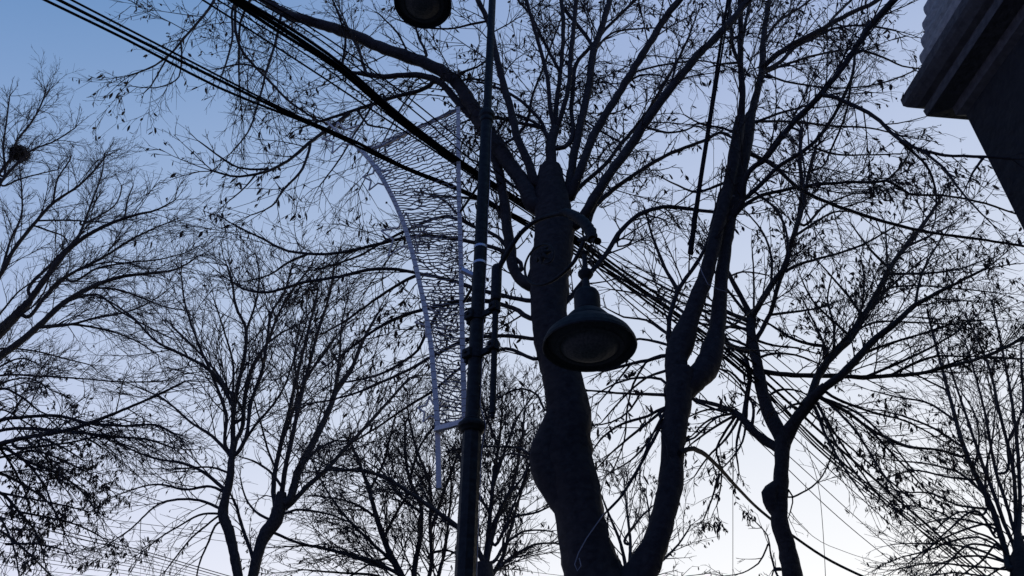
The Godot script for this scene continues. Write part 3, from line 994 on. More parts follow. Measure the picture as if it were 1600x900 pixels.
func tree_big() -> void:
	var t := begin_tree("linden_tree", "large near linden with two heavy stems behind the lamp post", 5.1, 960, 960, {"spacing": 0.135, "long": 0.95, "thin": 0.0029, "leafy": 0.34, "near_limit": true, "group": "lindens along the street"})
	trunk(t, "trunk", [948, 935, 140], 5.1, true)
	trunk(t, "stem", [950, 960, 95, 930, 915, 92, 918, 860, 80, 905, 800, 77, 893, 750, 84, 884, 717, 84, 886, 680, 72, 887, 645, 70, 880, 600, 60, 868, 550, 58, 859, 500, 58, 857, 460, 60, 861, 410, 64, 866, 370, 62, 866, 330, 56, 860, 295, 46, 860, 262, 32], 5.1, false, 22, 0.0, false)
	trunk(t, "burl", [880, 628, 24, 872, 655, 44, 862, 690, 56, 854, 716, 58, 861, 742, 54, 874, 775, 44, 886, 805, 24], 5.08, false, 14, 0.0, false)
	trunk(t, "stem", [955, 960, 80, 1003, 892, 52, 1023, 850, 41, 1039, 800, 37, 1049, 750, 38, 1051, 700, 36, 1056, 650, 38, 1062, 610, 44, 1066, 580, 40], 5.1, false, 18, 0.0, false)
	trunk(t, "stem", [1060, 600, 36, 1057, 560, 36, 1067, 530, 40, 1080, 493, 28, 1092, 460, 25, 1103, 430, 23, 1120, 363, 20, 1138, 290, 17, 1150, 225, 18, 1157, 185, 17], 5.1, false, 14, 0.05)
	trunk(t, "stem", [1066, 612, 36, 1087, 592, 39, 1106, 569, 40, 1114, 545, 33, 1120, 513, 25, 1130, 413, 20, 1141, 347, 18, 1157, 280, 17, 1166, 225, 18, 1173, 180, 16], 5.1, false, 14, 0.2)
	for a in [
		# heavy limb to the upper left, and what it carries
		[27, 10.2, 0.75, 842, 325, 820, 290, 800, 262, 767, 213, 737, 165, 708, 124, 667, 100, 600, 76, 545, 52, 500, 38, 455, 24, 410, -2, 360, -30, 300, -60],
		[19.1, 6.8, 0.55, 828, 445, 812, 436, 796, 380, 787, 310, 776, 255, 752, 203, 715, 158, 675, 122, 640, 117, 600, 120, 560, 114],
		[7.8, 4.2, 0.1, 676, 128, 655, 142, 620, 150, 590, 160, 545, 175, 500, 190],
		[7, 3, -0.5, 545, 178, 510, 203, 483, 223, 440, 257, 400, 272, 360, 275, 333, 267],
		[5, 2, -0.2, 485, 225, 473, 263, 440, 300, 425, 322, 392, 336],
		[4, 2, -0.2, 420, 264, 373, 262, 337, 240, 310, 220],
		[3, 1.5, 9, 400, 272, 375, 300, 350, 320],
		[5, 2, -0.4, 345, -20, 330, 8, 287, 60, 263, 87, 233, 107, 205, 117],
		[3, 1.5, 9, 263, 87, 250, 110, 235, 135, 225, 145],
		[3, 1.5, 9, 283, 70, 283, 100, 275, 125, 243, 137, 215, 136],
		[5, 2, 9, 395, -8, 382, 17, 373, 83, 377, 167],
		[5, 2, -0.3, 440, 18, 433, 57, 417, 110, 400, 173, 387, 207, 360, 240],
		[5, 2, 9, 372, -15, 363, 17, 363, 60, 353, 100, 345, 120],
		[5, 3, 0.3, 372, -20, 377, 77, 417, 123, 467, 170, 500, 190],
		[4, 2, 9, 412, 110, 375, 100, 340, 108],
		[5, 2, 9, 541, 112, 540, 60, 528, 20, 515, -10],
		[5, 2, 9, 572, 112, 557, 65, 540, 40, 520, 0],
		[5, 2, 9, 663, 92, 655, 60, 645, 30, 640, 0],
		[4, 2, 9, 640, 90, 620, 50, 590, 20],
		[5, 2, 9, 718, 115, 745, 105, 765, 90],
		[4, 2, 9, 725, 125, 765, 128, 800, 140],
		[4, 2, 9, 560, 175, 575, 195, 600, 200, 620, 205],
		[4, 2, 9, 600, 150, 560, 200, 530, 250, 500, 290],
		[3, 1.5, 9, 640, 150, 610, 200, 580, 260, 560, 300],
		# the fan from the head
		[15.7, 6.8, -0.2, 842, 290, 828, 258, 810, 220, 800, 180, 787, 133, 777, 93, 760, 27, 747, 0, 738, -30],
		[4, 2, 9, 762, 30, 735, 38, 700, 45, 650, 40, 620, 30],
		[20.9, 14.4, 0.0, 860, 290, 861, 262, 861, 233, 868, 200],
		[7, 4, 0.2, 858, 225, 853, 207, 847, 193, 820, 163, 790, 143, 755, 130],
		[7, 4, 0.3, 855, 215, 846, 200, 810, 192, 773, 183, 730, 188],
		[7.8, 5.1, -0.3, 865, 200, 860, 167, 855, 120, 843, 73, 833, 37, 823, 0, 815, -40],
		[7.8, 6, 0.1, 867, 200, 870, 160, 877, 100, 880, 27, 877, 0, 874, -40],
		[8.7, 6.8, -0.4, 870, 200, 883, 160, 893, 73, 900, 0, 904, -40],
		[7.8, 4.2, 0.4, 872, 232, 893, 160, 902, 97, 920, 77, 940, 53, 987, 5, 1010, -20],
		[6, 3, 9, 874, 110, 847, 60, 830, 25, 800, -10],
		[5, 3, 9, 848, 200, 800, 180, 770, 215, 745, 260],
		[5, 2, 9, 793, 222, 835, 140, 865, 60, 880, 20],
		[13.9, 8.5, 0.0, 884, 305, 890, 280, 900, 227, 920, 133, 928, 80, 937, 53, 953, 0, 962, -30],
		[7, 5.1, 0.2, 928, 80, 923, 67, 900, 37, 880, 10, 870, -20],
		[14.8, 9.3, -0.5, 888, 310, 897, 290, 927, 213, 960, 157, 987, 113, 1020, 60, 1040, 27, 1065, -4, 1085, -35],
		[7.8, 4, 0.4, 893, 312, 902, 297, 945, 257, 973, 222, 1000, 190, 1040, 127, 1057, 97, 1075, 60],
		[16.5, 10.2, -0.6, 900, 352, 911, 338, 933, 300, 983, 230, 1017, 180, 1047, 140, 1087, 90, 1130, 47, 1167, 3, 1195, -30],
		[8.7, 4.2, 0.5, 915, 345, 930, 322, 957, 297, 1000, 267, 1040, 243, 1100, 220, 1130, 208, 1145, 216],
		[4, 2, 9, 1000, 197, 1043, 207, 1073, 203, 1097, 192, 1120, 200],
		[4, 2, 9, 985, 115, 1020, 105, 1060, 98, 1100, 95, 1140, 105],
		[4, 2, 9, 960, 155, 1000, 118, 1030, 118, 1047, 127],
		[4, 2, 9, 975, 225, 930, 200, 905, 180],
		[4, 2, 9, 1047, 140, 1057, 100, 1075, 60, 1090, 20],
		[4, 2, 9, 930, 80, 960, 50, 1000, 45, 1040, 43],
		# lower side branches
		[9.6, 5.1, 0.3, 872, 480, 888, 468, 915, 435, 943, 403, 973, 357, 1007, 331, 1047, 323, 1080, 327, 1120, 332],
		[4, 2, 9, 973, 357, 965, 385, 985, 380, 992, 352],
		[7.8, 4, 0.6, 835, 470, 800, 465, 740, 450, 713, 440, 670, 430, 647, 425, 590, 420, 530, 432, 480, 440, 410, 457, 377, 450],
		[8.7, 4, 0.9, 840, 500, 800, 480, 740, 468, 693, 477, 657, 485, 613, 500, 580, 520, 540, 550],
		[7, 3, 0.8, 845, 530, 800, 525, 733, 530, 670, 560, 640, 577, 597, 597, 547, 617, 480, 632],
		[6, 3, 0.6, 668, 428, 647, 432, 613, 450, 573, 477, 537, 503, 507, 520],
		[6, 3, 1.0, 845, 560, 790, 545, 733, 565, 677, 610, 630, 640, 590, 667, 547, 693],
		[6, 3, 0.4, 690, 480, 665, 523, 653, 547, 627, 567, 587, 587, 540, 597],
		[7.8, 3, 0.5, 815, 420, 790, 395, 747, 381, 700, 372, 648, 369, 582, 384, 525, 396, 483, 397, 450, 392, 410, 373, 363, 350],
		[7, 3, 0.6, 800, 400, 780, 372, 747, 357, 690, 339, 648, 354, 600, 378, 560, 400, 500, 420],
		[7, 3, 0.6, 795, 370, 770, 318, 747, 311, 710, 308, 675, 304],
		[6, 2, 0.5, 845, 320, 800, 290, 760, 262, 730, 245],
		[5, 2, 9, 750, 360, 720, 340, 690, 310, 650, 300],
		[5, 2, 9, 480, 397, 450, 410, 420, 430, 380, 440],
		[4, 2, 0.2, 851, 640, 840, 617, 817, 607, 787, 617, 760, 640, 745, 655],
		[5, 2, 0.3, 830, 712, 813, 700, 780, 698, 750, 697, 700, 705],
		[4, 2, 0.3, 830, 718, 800, 708, 770, 720],
		[4, 2, 9, 830, 718, 815, 760, 795, 810, 785, 860],
		# right fork
		[8.7, 4.2, 0.1, 1047, 540, 1045, 513, 1060, 453, 1087, 413, 1103, 383, 1115, 340, 1125, 300],
		[11.3, 6.8, -0.3, 1158, 185, 1160, 160, 1157, 97, 1157, 17, 1155, -30],
		[7, 4.2, 0.2, 1157, 100, 1147, 80, 1142, 33, 1138, -20],
		[6, 4, 0.2, 1158, 70, 1167, 27, 1174, -10],
		[13.9, 6, 0.2, 1172, 185, 1178, 163, 1190, 110, 1193, 57, 1202, 0, 1206, -30],
		[9.6, 6.8, -0.5, 1190, 108, 1200, 97, 1233, 73, 1277, 50, 1317, 27, 1367, 3, 1400, -18],
		[7, 4, 0.3, 1192, 112, 1215, 100, 1245, 72, 1280, 55, 1300, 30, 1330, 0],
		[5, 3, 9, 1195, 65, 1213, 37, 1257, 7, 1280, -15],
		[5, 3, 9, 1230, 80, 1280, 52, 1330, 40, 1400, 48],
		[8.7, 10.2, -1.1, 1140, 345, 1160, 317, 1163, 280, 1200, 243, 1233, 200, 1287, 143, 1327, 90, 1363, 37, 1397, 0, 1420, -25],
		[7.8, 4.2, -0.3, 1146, 322, 1180, 297, 1213, 263, 1267, 227, 1297, 190, 1320, 147, 1330, 123, 1336, 85],
		[7, 4.2, -0.4, 1285, 147, 1300, 151, 1335, 165, 1367, 183, 1400, 213, 1427, 230, 1473, 242, 1537, 245, 1580, 248],
		[5, 2, 9, 1405, 220, 1453, 267, 1463, 310, 1460, 350],
		[7, 3, 0.3, 1148, 335, 1180, 310, 1247, 293, 1320, 285, 1383, 282, 1400, 268, 1417, 247],
		[5, 3, 9, 1385, 282, 1393, 285, 1420, 302, 1470, 305, 1540, 318, 1590, 335],
		[7, 4, 0.5, 1160, 235, 1200, 253, 1253, 297, 1303, 320, 1353, 337, 1403, 352, 1453, 363, 1540, 375, 1600, 385],
		[4, 2, 9, 1190, 110, 1207, 120, 1260, 133, 1333, 137, 1387, 127, 1430, 110],
		[4, 2, 9, 1340, 80, 1380, 90, 1410, 103, 1440, 107],
		[5, 2, 9, 1172, 195, 1217, 177, 1260, 165, 1287, 150],
		[5, 2, 9, 1175, 190, 1240, 190, 1300, 197, 1360, 200, 1410, 212],
		[5, 2, 9, 1200, 120, 1260, 90, 1320, 78, 1345, 75],
		[4, 2, 9, 1330, 120, 1325, 160, 1300, 230, 1285, 260, 1240, 270, 1215, 262],
		[4, 2, 9, 1270, 230, 1300, 240, 1350, 242, 1410, 240],
		[4, 2, 9, 1240, 200, 1250, 230, 1257, 270, 1255, 297],
		[4, 2, 9, 1180, 300, 1215, 330, 1230, 370, 1232, 395],
		[5, 2, 9, 1537, 246, 1520, 270, 1510, 290],
		[5, 2, 9, 1440, 235, 1470, 258, 1500, 297, 1520, 320, 1550, 350],
		[6, 2, 0.3, 1157, 275, 1120, 290, 1090, 300, 1060, 290, 1030, 275],
		[5, 2, 9, 1150, 210, 1130, 200, 1100, 195, 1070, 180],
		[5, 2, 9, 1155, 98, 1130, 100, 1110, 105],
		[7, 3, 0.4, 1060, 455, 1040, 420, 1020, 370, 1010, 335],
		# fans from the right stem
		[7, 4, 0.4, 1045, 556, 1013, 563, 980, 570, 945, 580],
		[6, 3, 0.5, 1040, 617, 1010, 616, 980, 615, 920, 610],
		[6, 2, 0.4, 1040, 637, 1013, 650, 973, 662, 940, 685, 925, 705],
		[5, 2, 0.5, 1038, 640, 997, 673, 970, 695, 953, 710, 930, 735],
		[6, 4, -0.12, 1034, 655, 1027, 675, 1013, 703, 987, 750, 967, 780, 950, 797],
		[4, 2, 9, 1040, 640, 1015, 690, 1000, 730, 1000, 760],
		[4, 2, 9, 1000, 615, 985, 640, 955, 660, 930, 665],
		[4, 2, 9, 1010, 565, 990, 600, 980, 640, 975, 690, 960, 730],
		[4, 2, 9, 985, 570, 960, 600, 935, 630],
		[5, 2, 0.4, 1042, 600, 1000, 590, 960, 600, 925, 620],
		[5, 2, 0.4, 1044, 578, 1010, 590, 975, 620, 940, 660],
		[5, 2, 0.4, 1046, 540, 1000, 530, 950, 540, 915, 552],
		[5, 2, 0.4, 1048, 520, 1010, 500, 975, 495, 945, 480],
		[5, 2, 0.5, 1075, 495, 1040, 470, 1000, 460, 955, 452],
		[4, 2, 0.3, 1060, 460, 1020, 440, 985, 425],
		[4, 2, 0.3, 1036, 650, 1005, 700, 985, 720, 950, 740],
		[5, 2, 0.4, 1118, 520, 1150, 505, 1190, 470],
		[5, 2, 0.4, 1118, 530, 1160, 545, 1210, 548],
		[4, 2, 0.3, 1128, 440, 1160, 425, 1200, 430],
		[4, 2, 0.3, 1108, 570, 1140, 585, 1170, 620],
		[5, 2, 9, 1078, 620, 1120, 640, 1150, 650],
		[4, 2, 9, 1070, 690, 1110, 660, 1140, 640],
	]: limb(t, a)
	finish_tree(t, 300)

func tree_burl() -> void:
	var t := begin_tree("linden_tree", "leafier linden with a round burl low on its slim trunk, right of the big stems", 8.2, 1262, 960, {"spacing": 0.15, "long": 1.05, "thin": 0.0037, "leafy": 1.1, "group": "lindens along the street"})
	trunk(t, "trunk", [1238, 905, 31, 1230, 852, 28, 1220, 820, 26, 1218, 790, 25, 1220, 750, 22, 1221, 720, 22, 1223, 695, 25, 1226, 675, 27], 8.2, true, 14)
	trunk(t, "burl", [1218, 750, 8, 1212, 762, 22, 1204, 775, 29, 1208, 792, 24, 1216, 806, 12], 8.2, false, 12, 0.0, false)
	trunk(t, "stem", [1224, 690, 24, 1207, 657, 23, 1193, 620, 20, 1183, 567, 17, 1174, 520, 16, 1174, 488, 14], 8.2, false, 12, 0.3)
	trunk(t, "stem", [1225, 690, 24, 1240, 662, 20, 1262, 632, 19, 1276, 616, 16, 1290, 603, 14], 8.2, false, 12, -0.3)
	for a in [
		[11, 5, 9, 1176, 495, 1180, 487, 1207, 443, 1227, 415, 1233, 390, 1247, 347, 1253, 297, 1250, 250, 1253, 200],
		[8, 5, 9, 1180, 533, 1203, 490, 1220, 433, 1232, 400],
		[8, 5, 9, 1233, 390, 1240, 370, 1255, 320, 1262, 280, 1275, 230],
		[9, 4, 9, 1172, 490, 1140, 430, 1125, 400, 1110, 370],
		[4, 2, 9, 1178, 485, 1178, 433, 1175, 390],
		[5, 2, 9, 1172, 500, 1130, 483, 1095, 455],
		[5, 2, 9, 1172, 510, 1120, 490, 1080, 480],
		[5, 2, 9, 1174, 520, 1130, 500, 1060, 470, 1000, 445],
		[12, 6, 0.5, 1178, 548, 1163, 547, 1140, 540, 1127, 520, 1105, 500],
		[18, 10, 0.3, 1222, 705, 1210, 697, 1180, 677, 1163, 657, 1147, 643],
		[9, 4, 0.4, 1150, 645, 1120, 633, 1087, 625, 1060, 612],
		[10, 6, 0.0, 1163, 655, 1164, 640, 1168, 615, 1172, 590, 1165, 560],
		[6, 3, 0.0, 1174, 670, 1177, 650, 1176, 630, 1168, 620],
		[5, 2, 9, 1150, 648, 1120, 665, 1085, 690, 1075, 698],
		[5, 2, 9, 1150, 650, 1130, 680, 1120, 700, 1128, 740, 1120, 790],
		[4, 2, 9, 1125, 740, 1112, 780, 1100, 810],
		[4, 2, 9, 1165, 665, 1160, 690, 1140, 720, 1125, 735],
		[13, 5, 0.6, 1264, 627, 1277, 590, 1297, 560, 1330, 527, 1350, 493, 1373, 453, 1390, 420, 1413, 387, 1443, 350, 1465, 318],
		[14, 4, -0.5, 1285, 607, 1310, 590, 1337, 563, 1370, 527, 1397, 507, 1430, 477, 1460, 460, 1493, 443, 1540, 420],
		[9, 5, 0.4, 1190, 580, 1220, 585, 1247, 587, 1310, 588, 1350, 590, 1397, 587, 1430, 585, 1480, 573, 1537, 558, 1600, 527],
		[4, 3, 0.3, 1537, 558, 1570, 560, 1610, 561],
		[5, 2, 9, 1340, 560, 1390, 537, 1437, 523, 1487, 507, 1540, 500],
		[5, 2, 9, 1355, 588, 1413, 563, 1460, 540, 1493, 520, 1530, 490],
		[5, 2, 9, 1395, 585, 1440, 563, 1460, 557, 1500, 557, 1535, 557],
		[4, 2, 9, 1345, 512, 1370, 503, 1410, 503, 1450, 505, 1500, 507],
		[5, 2, 9, 1347, 493, 1323, 460, 1300, 433, 1275, 405],
		[4, 2, 9, 1387, 420, 1385, 380, 1383, 345],
		[4, 2, 9, 1372, 460, 1390, 450, 1413, 447, 1487, 450, 1560, 458],
		[5, 2, 9, 1390, 428, 1450, 427, 1500, 420, 1540, 405],
		[6, 3, 0.6, 1283, 622, 1313, 637, 1363, 672, 1413, 697, 1467, 703, 1500, 712],
		[5, 2, 9, 1290, 625, 1330, 665, 1380, 740, 1410, 780],
		[5, 2, 9, 1275, 628, 1300, 670, 1340, 730, 1380, 785],
		[5, 2, 9, 1285, 622, 1330, 640, 1390, 690, 1430, 740],
		[7, 3, 9, 1292, 560, 1292, 545, 1263, 537, 1240, 530, 1213, 513, 1190, 500],
		[5, 2, 9, 1303, 555, 1303, 510, 1293, 467, 1300, 430],
		[6, 2, 9, 1227, 425, 1240, 417, 1270, 407, 1320, 393, 1353, 380, 1383, 363, 1410, 345],
		[5, 2, 9, 1205, 492, 1245, 487, 1285, 480, 1310, 470],
		[5, 2, 9, 1205, 445, 1205, 400, 1190, 360, 1165, 330],
		[5, 2, 9, 1232, 395, 1225, 350, 1205, 320],
		[5, 2, 9, 1240, 370, 1270, 350, 1310, 330, 1340, 332],
		[4, 2, 9, 1297, 560, 1280, 520, 1265, 490, 1255, 470],
		[5, 2, 9, 1262, 630, 1240, 632, 1220, 645],
		[3, 2, 0.2, 1230, 777, 1253, 770, 1280, 750, 1297, 717, 1303, 693],
		[3, 1.5, 0.1, 1232, 765, 1238, 775, 1236, 795, 1232, 808],
		[4, 1.5, 0.3, 1222, 905, 1205, 870, 1198, 835, 1180, 815],
		[3, 1.5, 0.3, 1200, 850, 1185, 880, 1160, 895, 1130, 900],
		[4, 2, 0.3, 1222, 890, 1210, 888, 1205, 905],
		[6, 2, 9, 1330, 527, 1360, 480, 1400, 440, 1450, 400],
		[5, 2, 9, 1300, 550, 1340, 500, 1350, 440, 1345, 400],
		[5, 2, 9, 1250, 350, 1290, 320, 1340, 300],
		[6, 2, 9, 1270, 632, 1290, 680, 1325, 740, 1350, 775],
		[6, 2, 9, 1282, 622, 1340, 655, 1400, 715, 1460, 780],
		[5, 2, 9, 1290, 612, 1350, 640, 1420, 660, 1475, 690],
		[5, 2, 9, 1278, 630, 1310, 700, 1360, 770],
		[6, 2, 9, 1174, 500, 1150, 470, 1120, 430, 1100, 395],
		[6, 2, 9, 1174, 505, 1140, 490, 1090, 470, 1050, 455],
		[5, 2, 9, 1175, 515, 1130, 510, 1090, 505, 1040, 498],
		[5, 2, 9, 1178, 545, 1140, 530, 1100, 530, 1060, 540],
		[5, 2, 9, 1182, 560, 1215, 552, 1260, 560, 1290, 575],
		[5, 2, 9, 1178, 530, 1210, 540, 1240, 543, 1275, 552],
		[5, 2, 9, 1150, 645, 1110, 655, 1080, 682],
		[5, 2, 9, 1150, 642, 1105, 640, 1075, 652],
		[5, 2, 9, 1155, 652, 1135, 685, 1105, 715, 1085, 745],
		[5, 2, 9, 1160, 655, 1150, 700, 1155, 740],
		[5, 2, 9, 1166, 600, 1140, 580, 1110, 575],
		[5, 2, 9, 1170, 590, 1160, 560, 1140, 545],
		[5, 2, 9, 1195, 625, 1215, 610, 1250, 612, 1270, 622],
		[5, 2, 9, 1330, 527, 1300, 500, 1270, 470, 1250, 430],
		[5, 2, 9, 1390, 420, 1360, 390, 1330, 350],
		[5, 2, 9, 1413, 387, 1450, 370, 1490, 350],
		[5, 2, 9, 1430, 477, 1440, 430, 1460, 390, 1480, 360],
	]: limb(t, a)
	finish_tree(t, 150)

func tree_twin() -> void:
	var t := begin_tree("linden_tree", "linden with two slim stems forking low, left of the lamp post", 14.0, 385, 985, {"spacing": 0.175, "long": 1.45, "thin": 0.005, "leafy": 0.2, "leaf_size": 1.15, "group": "lindens along the street"})
	trunk(t, "trunk", [382, 960, 34, 381, 945, 34], 14.0, true, 12)
	trunk(t, "stem", [379, 950, 18, 371, 900, 15, 365, 862, 15, 357, 828, 16, 348, 802, 17, 352, 780, 13, 360, 743, 12, 362, 717, 11, 366, 690, 11], 14.0, false, 10, 0.0, false)
	trunk(t, "stem", [384, 950, 20, 394, 905, 16, 402, 868, 17, 413, 838, 20, 430, 813, 22, 437, 788, 18, 440, 770, 15], 14.0, false, 10, 0.0, false)
	for a in [
		[8, 3, 9, 364, 695, 365, 640, 372, 600, 383, 550, 383, 510, 370, 483, 362, 440, 355, 415],
		[8, 3, 9, 367, 690, 375, 677, 383, 617, 397, 567, 417, 537, 430, 503, 450, 463, 475, 430],
		[7, 3, 9, 368, 710, 378, 697, 393, 627, 410, 577, 418, 530, 423, 493, 447, 450, 455, 420],
		[5, 2, 9, 376, 700, 400, 663, 423, 637, 437, 617, 463, 550, 480, 500],
		[6, 2, 9, 360, 705, 353, 647, 330, 583, 310, 537, 287, 463, 283, 430],
		[5, 2, 9, 362, 680, 363, 630, 363, 563, 350, 517, 335, 470],
		[6, 2, 9, 360, 712, 330, 680, 303, 663, 250, 620, 215, 605],
		[6, 2, 9, 366, 640, 330, 580, 283, 553, 250, 537, 200, 490, 150, 463, 130, 460],
		[6, 2, 9, 354, 768, 317, 737, 283, 723, 250, 718, 200, 700, 170, 680],
		[5, 2, 9, 348, 797, 317, 783, 283, 780, 250, 787, 200, 830, 170, 850],
		[4, 2, 9, 345, 803, 317, 803, 283, 820, 250, 840, 225, 860],
		[5, 2, 9, 352, 770, 330, 760, 290, 765, 250, 757, 233, 758, 187, 772],
		[4, 2, 9, 346, 815, 323, 853, 310, 885, 305, 920],
		[4, 2, 9, 343, 805, 300, 840, 260, 890],
		[4, 2, 9, 360, 740, 330, 730, 290, 732, 260, 733],
		[7, 4, 0.2, 398, 880, 392, 862, 383, 837, 375, 813, 369, 790, 363, 778],
		[9, 3, 9, 432, 800, 427, 767, 437, 700, 450, 650, 457, 617, 480, 523, 490, 483, 497, 450],
		[9, 3, 9, 440, 770, 445, 735, 460, 667, 470, 620, 483, 570, 497, 517, 517, 450, 522, 415],
		[14, 4, 9, 442, 785, 467, 733, 490, 690, 513, 643, 525, 612, 547, 580, 567, 533, 590, 490],
		[9, 4, 9, 442, 790, 483, 757, 510, 733, 543, 697, 570, 668, 607, 627, 640, 590],
		[5, 2, 9, 440, 803, 463, 797, 497, 800, 533, 810, 570, 830],
		[5, 2, 9, 422, 830, 463, 847, 503, 857, 550, 870, 600, 890],
		[4, 2, 9, 432, 735, 420, 707, 407, 660, 395, 620],
		[6, 2, 9, 437, 700, 455, 650, 475, 600, 500, 560, 530, 520],
		[5, 2, 9, 460, 667, 465, 610, 460, 560, 470, 500],
		[6, 2, 9, 500, 675, 520, 620, 530, 560, 535, 500, 545, 460],
		[5, 2, 9, 515, 730, 545, 735, 580, 740, 610, 752],
		[5, 2, 9, 465, 735, 500, 700, 520, 690, 560, 690],
		[5, 2, 9, 430, 815, 400, 800, 385, 780, 375, 745],
		[5, 2, 9, 440, 760, 420, 735, 395, 720, 380, 715],
		[5, 2, 9, 370, 660, 350, 600, 320, 560, 280, 520, 260, 500],
		[4, 2, 9, 417, 537, 440, 520, 470, 505, 490, 480],
		[4, 2, 9, 383, 520, 400, 470, 405, 430, 400, 400],
	]: limb(t, a)
	finish_tree(t, 0)

func tree_far_left() -> void:
	var t := begin_tree("linden_tree", "far tree reaching in from the left edge, holding a nest", 15.0, -75, 960, {"spacing": 0.14, "long": 1.2, "thin": 0.0046, "leafy": 0.005, "group": "lindens along the street"})
	trunk(t, "trunk", [-78, 900, 60, -76, 760, 52, -70, 680, 46, -55, 610, 40], 15.0, true, 12)
	trunk(t, "stem", [-62, 640, 30, -40, 580, 23, -15, 535, 19, 18, 500, 15, 47, 470, 11], 15.0, false, 10, 0.0)
	trunk(t, "stem", [-66, 650, 32, -48, 560, 24, -35, 470, 19, -22, 380, 14, -12, 310, 10, 0, 280, 8], 15.0, false, 10, 0.2)
	for a in [
		[10.4, 1.8, 9, 45, 472, 80, 423, 110, 387, 133, 370, 173, 349, 207, 337, 247, 327, 273, 313],
		[12.8, 1.8, 9, -40, 590, 0, 557, 33, 533, 63, 507, 100, 473, 140, 450, 187, 433, 233, 427, 277, 420, 310, 400],
		[4.8, 1.8, 9, 58, 512, 107, 507, 153, 513, 213, 533, 247, 555],
		[4.8, 1.8, 9, 60, 512, 105, 508, 150, 497, 200, 487, 233, 473, 260, 455],
		[6.4, 1.8, 9, 40, 495, 73, 460, 107, 430, 160, 403, 200, 377, 240, 357, 270, 345],
		[5.6, 1.8, 9, 47, 462, 83, 410, 123, 370, 127, 360, 143, 317, 160, 267, 163, 240],
		[8, 1.8, 9, -25, 460, 0, 430, 20, 393, 53, 350, 83, 317, 123, 290, 147, 267, 165, 245],
		[4, 1.8, 9, 2, 425, 20, 367, 30, 347, 33, 287, 30, 260],
		[5.6, 1.8, 9, -8, 300, 0, 287, 30, 253, 53, 233, 80, 223, 117, 200],
		[5.6, 1.8, 9, -6, 285, 0, 270, 17, 247, 27, 220, 50, 190, 67, 157, 72, 140],
		[4, 1.8, 9, 2, 275, 5, 230, 10, 190, 15, 150],
		[3.2, 1.8, 9, 55, 345, 90, 344, 127, 345, 170, 348],
		[3.2, 1.8, 9, 50, 350, 75, 360, 100, 370, 110, 390],
		[4, 1.8, 9, 110, 440, 150, 420, 200, 410, 250, 405, 290, 395],
		[4, 1.8, 9, 140, 450, 180, 452, 220, 465, 260, 480, 290, 485],
		[4, 1.8, 9, 100, 473, 150, 460, 185, 485, 230, 510, 270, 530],
		[4, 1.8, 9, 70, 465, 90, 440, 130, 420, 165, 410, 205, 412],
		[4, 1.8, 9, -30, 520, 0, 490, 30, 455, 60, 435],
		[3.2, 1.8, 9, 125, 350, 150, 340, 180, 320, 190, 290],
		[3.2, 1.8, 9, 195, 340, 200, 310, 208, 290],
		[3.2, 1.8, 9, 83, 317, 90, 280, 110, 250],
		[4, 1.8, 9, -40, 560, 0, 545, 50, 548, 100, 560, 140, 570],
		[4, 1.8, 9, -50, 600, 0, 587, 67, 588, 133, 592, 200, 597, 260, 595],
		[3.2, 1.8, 9, 20, 500, 60, 470, 75, 440, 78, 420],
		[3.2, 1.8, 9, 3, 290, 30, 280, 60, 272, 90, 265],
	]: limb(t, a)
	finish_tree(t, 0)

func tree_low_left() -> void:
	var t := begin_tree("linden_tree", "tree still full of small leaves filling the lower left corner", 11.0, -70, 985, {"spacing": 0.15, "long": 1.2, "thin": 0.0045, "leafy": 0.75, "leaf_size": 1.0, "droop": 0.3, "group": "lindens along the street"})
	trunk(t, "trunk", [-68, 910, 46, -62, 800, 38, -50, 720, 30, -40, 690, 26], 11.0, true, 12)
	t.leafy = 0.4
	for a in [
		[7, 3, 9, -45, 700, 0, 657, 33, 652, 93, 650, 133, 660, 187, 665, 247, 665, 275, 680],
		[6, 3, 9, -45, 690, 0, 673, 83, 672, 140, 678, 187, 683, 233, 687, 270, 700],
		[9, 3, 9, -40, 700, 0, 693, 43, 683, 100, 673, 150, 657, 200, 637, 267, 607, 290, 595],
		[5, 2, 9, 20, 692, 83, 695, 127, 688, 160, 680],
		[5, 2, 9, -40, 640, 0, 608, 33, 620, 63, 643, 80, 650],
	]: limb(t, a)
	for l in t.limbs: bough(t, l[0], l[1])
	t.limbs = []
	t.leafy = 2.5
	for a in [
		[6, 2, 9, -50, 720, 0, 700, 40, 720, 90, 740, 130, 770, 150, 800],
		[6, 2, 9, -50, 740, 0, 740, 40, 760, 80, 790, 100, 830],
		[6, 2, 9, -55, 760, 0, 770, 30, 800, 60, 840, 70, 880],
		[5, 2, 9, -55, 790, -10, 800, 20, 850, 30, 900],
		[5, 2, 9, -50, 720, 0, 715, 50, 705, 100, 720, 140, 740],
		[5, 2, 9, -60, 810, 0, 830, 50, 870, 80, 900],
		[4, 2, 9, 0, 700, 20, 730, 40, 770, 50, 810],
		[4, 2, 9, 40, 720, 70, 760, 85, 800],
		[4, 2, 9, -40, 680, 0, 640, 40, 660, 80, 690],
		[4, 2, 9, -40, 650, 0, 600, 40, 590, 80, 610],
		[4, 2, 9, -40, 640, -10, 580, 30, 560, 60, 570],
		[4, 2, 9, 60, 690, 100, 700, 130, 720],
		[4, 2, 9, 30, 800, 80, 810, 120, 820, 160, 840],
		[4, 2, 9, 0, 770, 50, 780, 100, 790, 140, 800],
		[4, 2, 9, 10, 850, 60, 850, 100, 860],
	]: limb(t, a)
	finish_tree(t, 200)

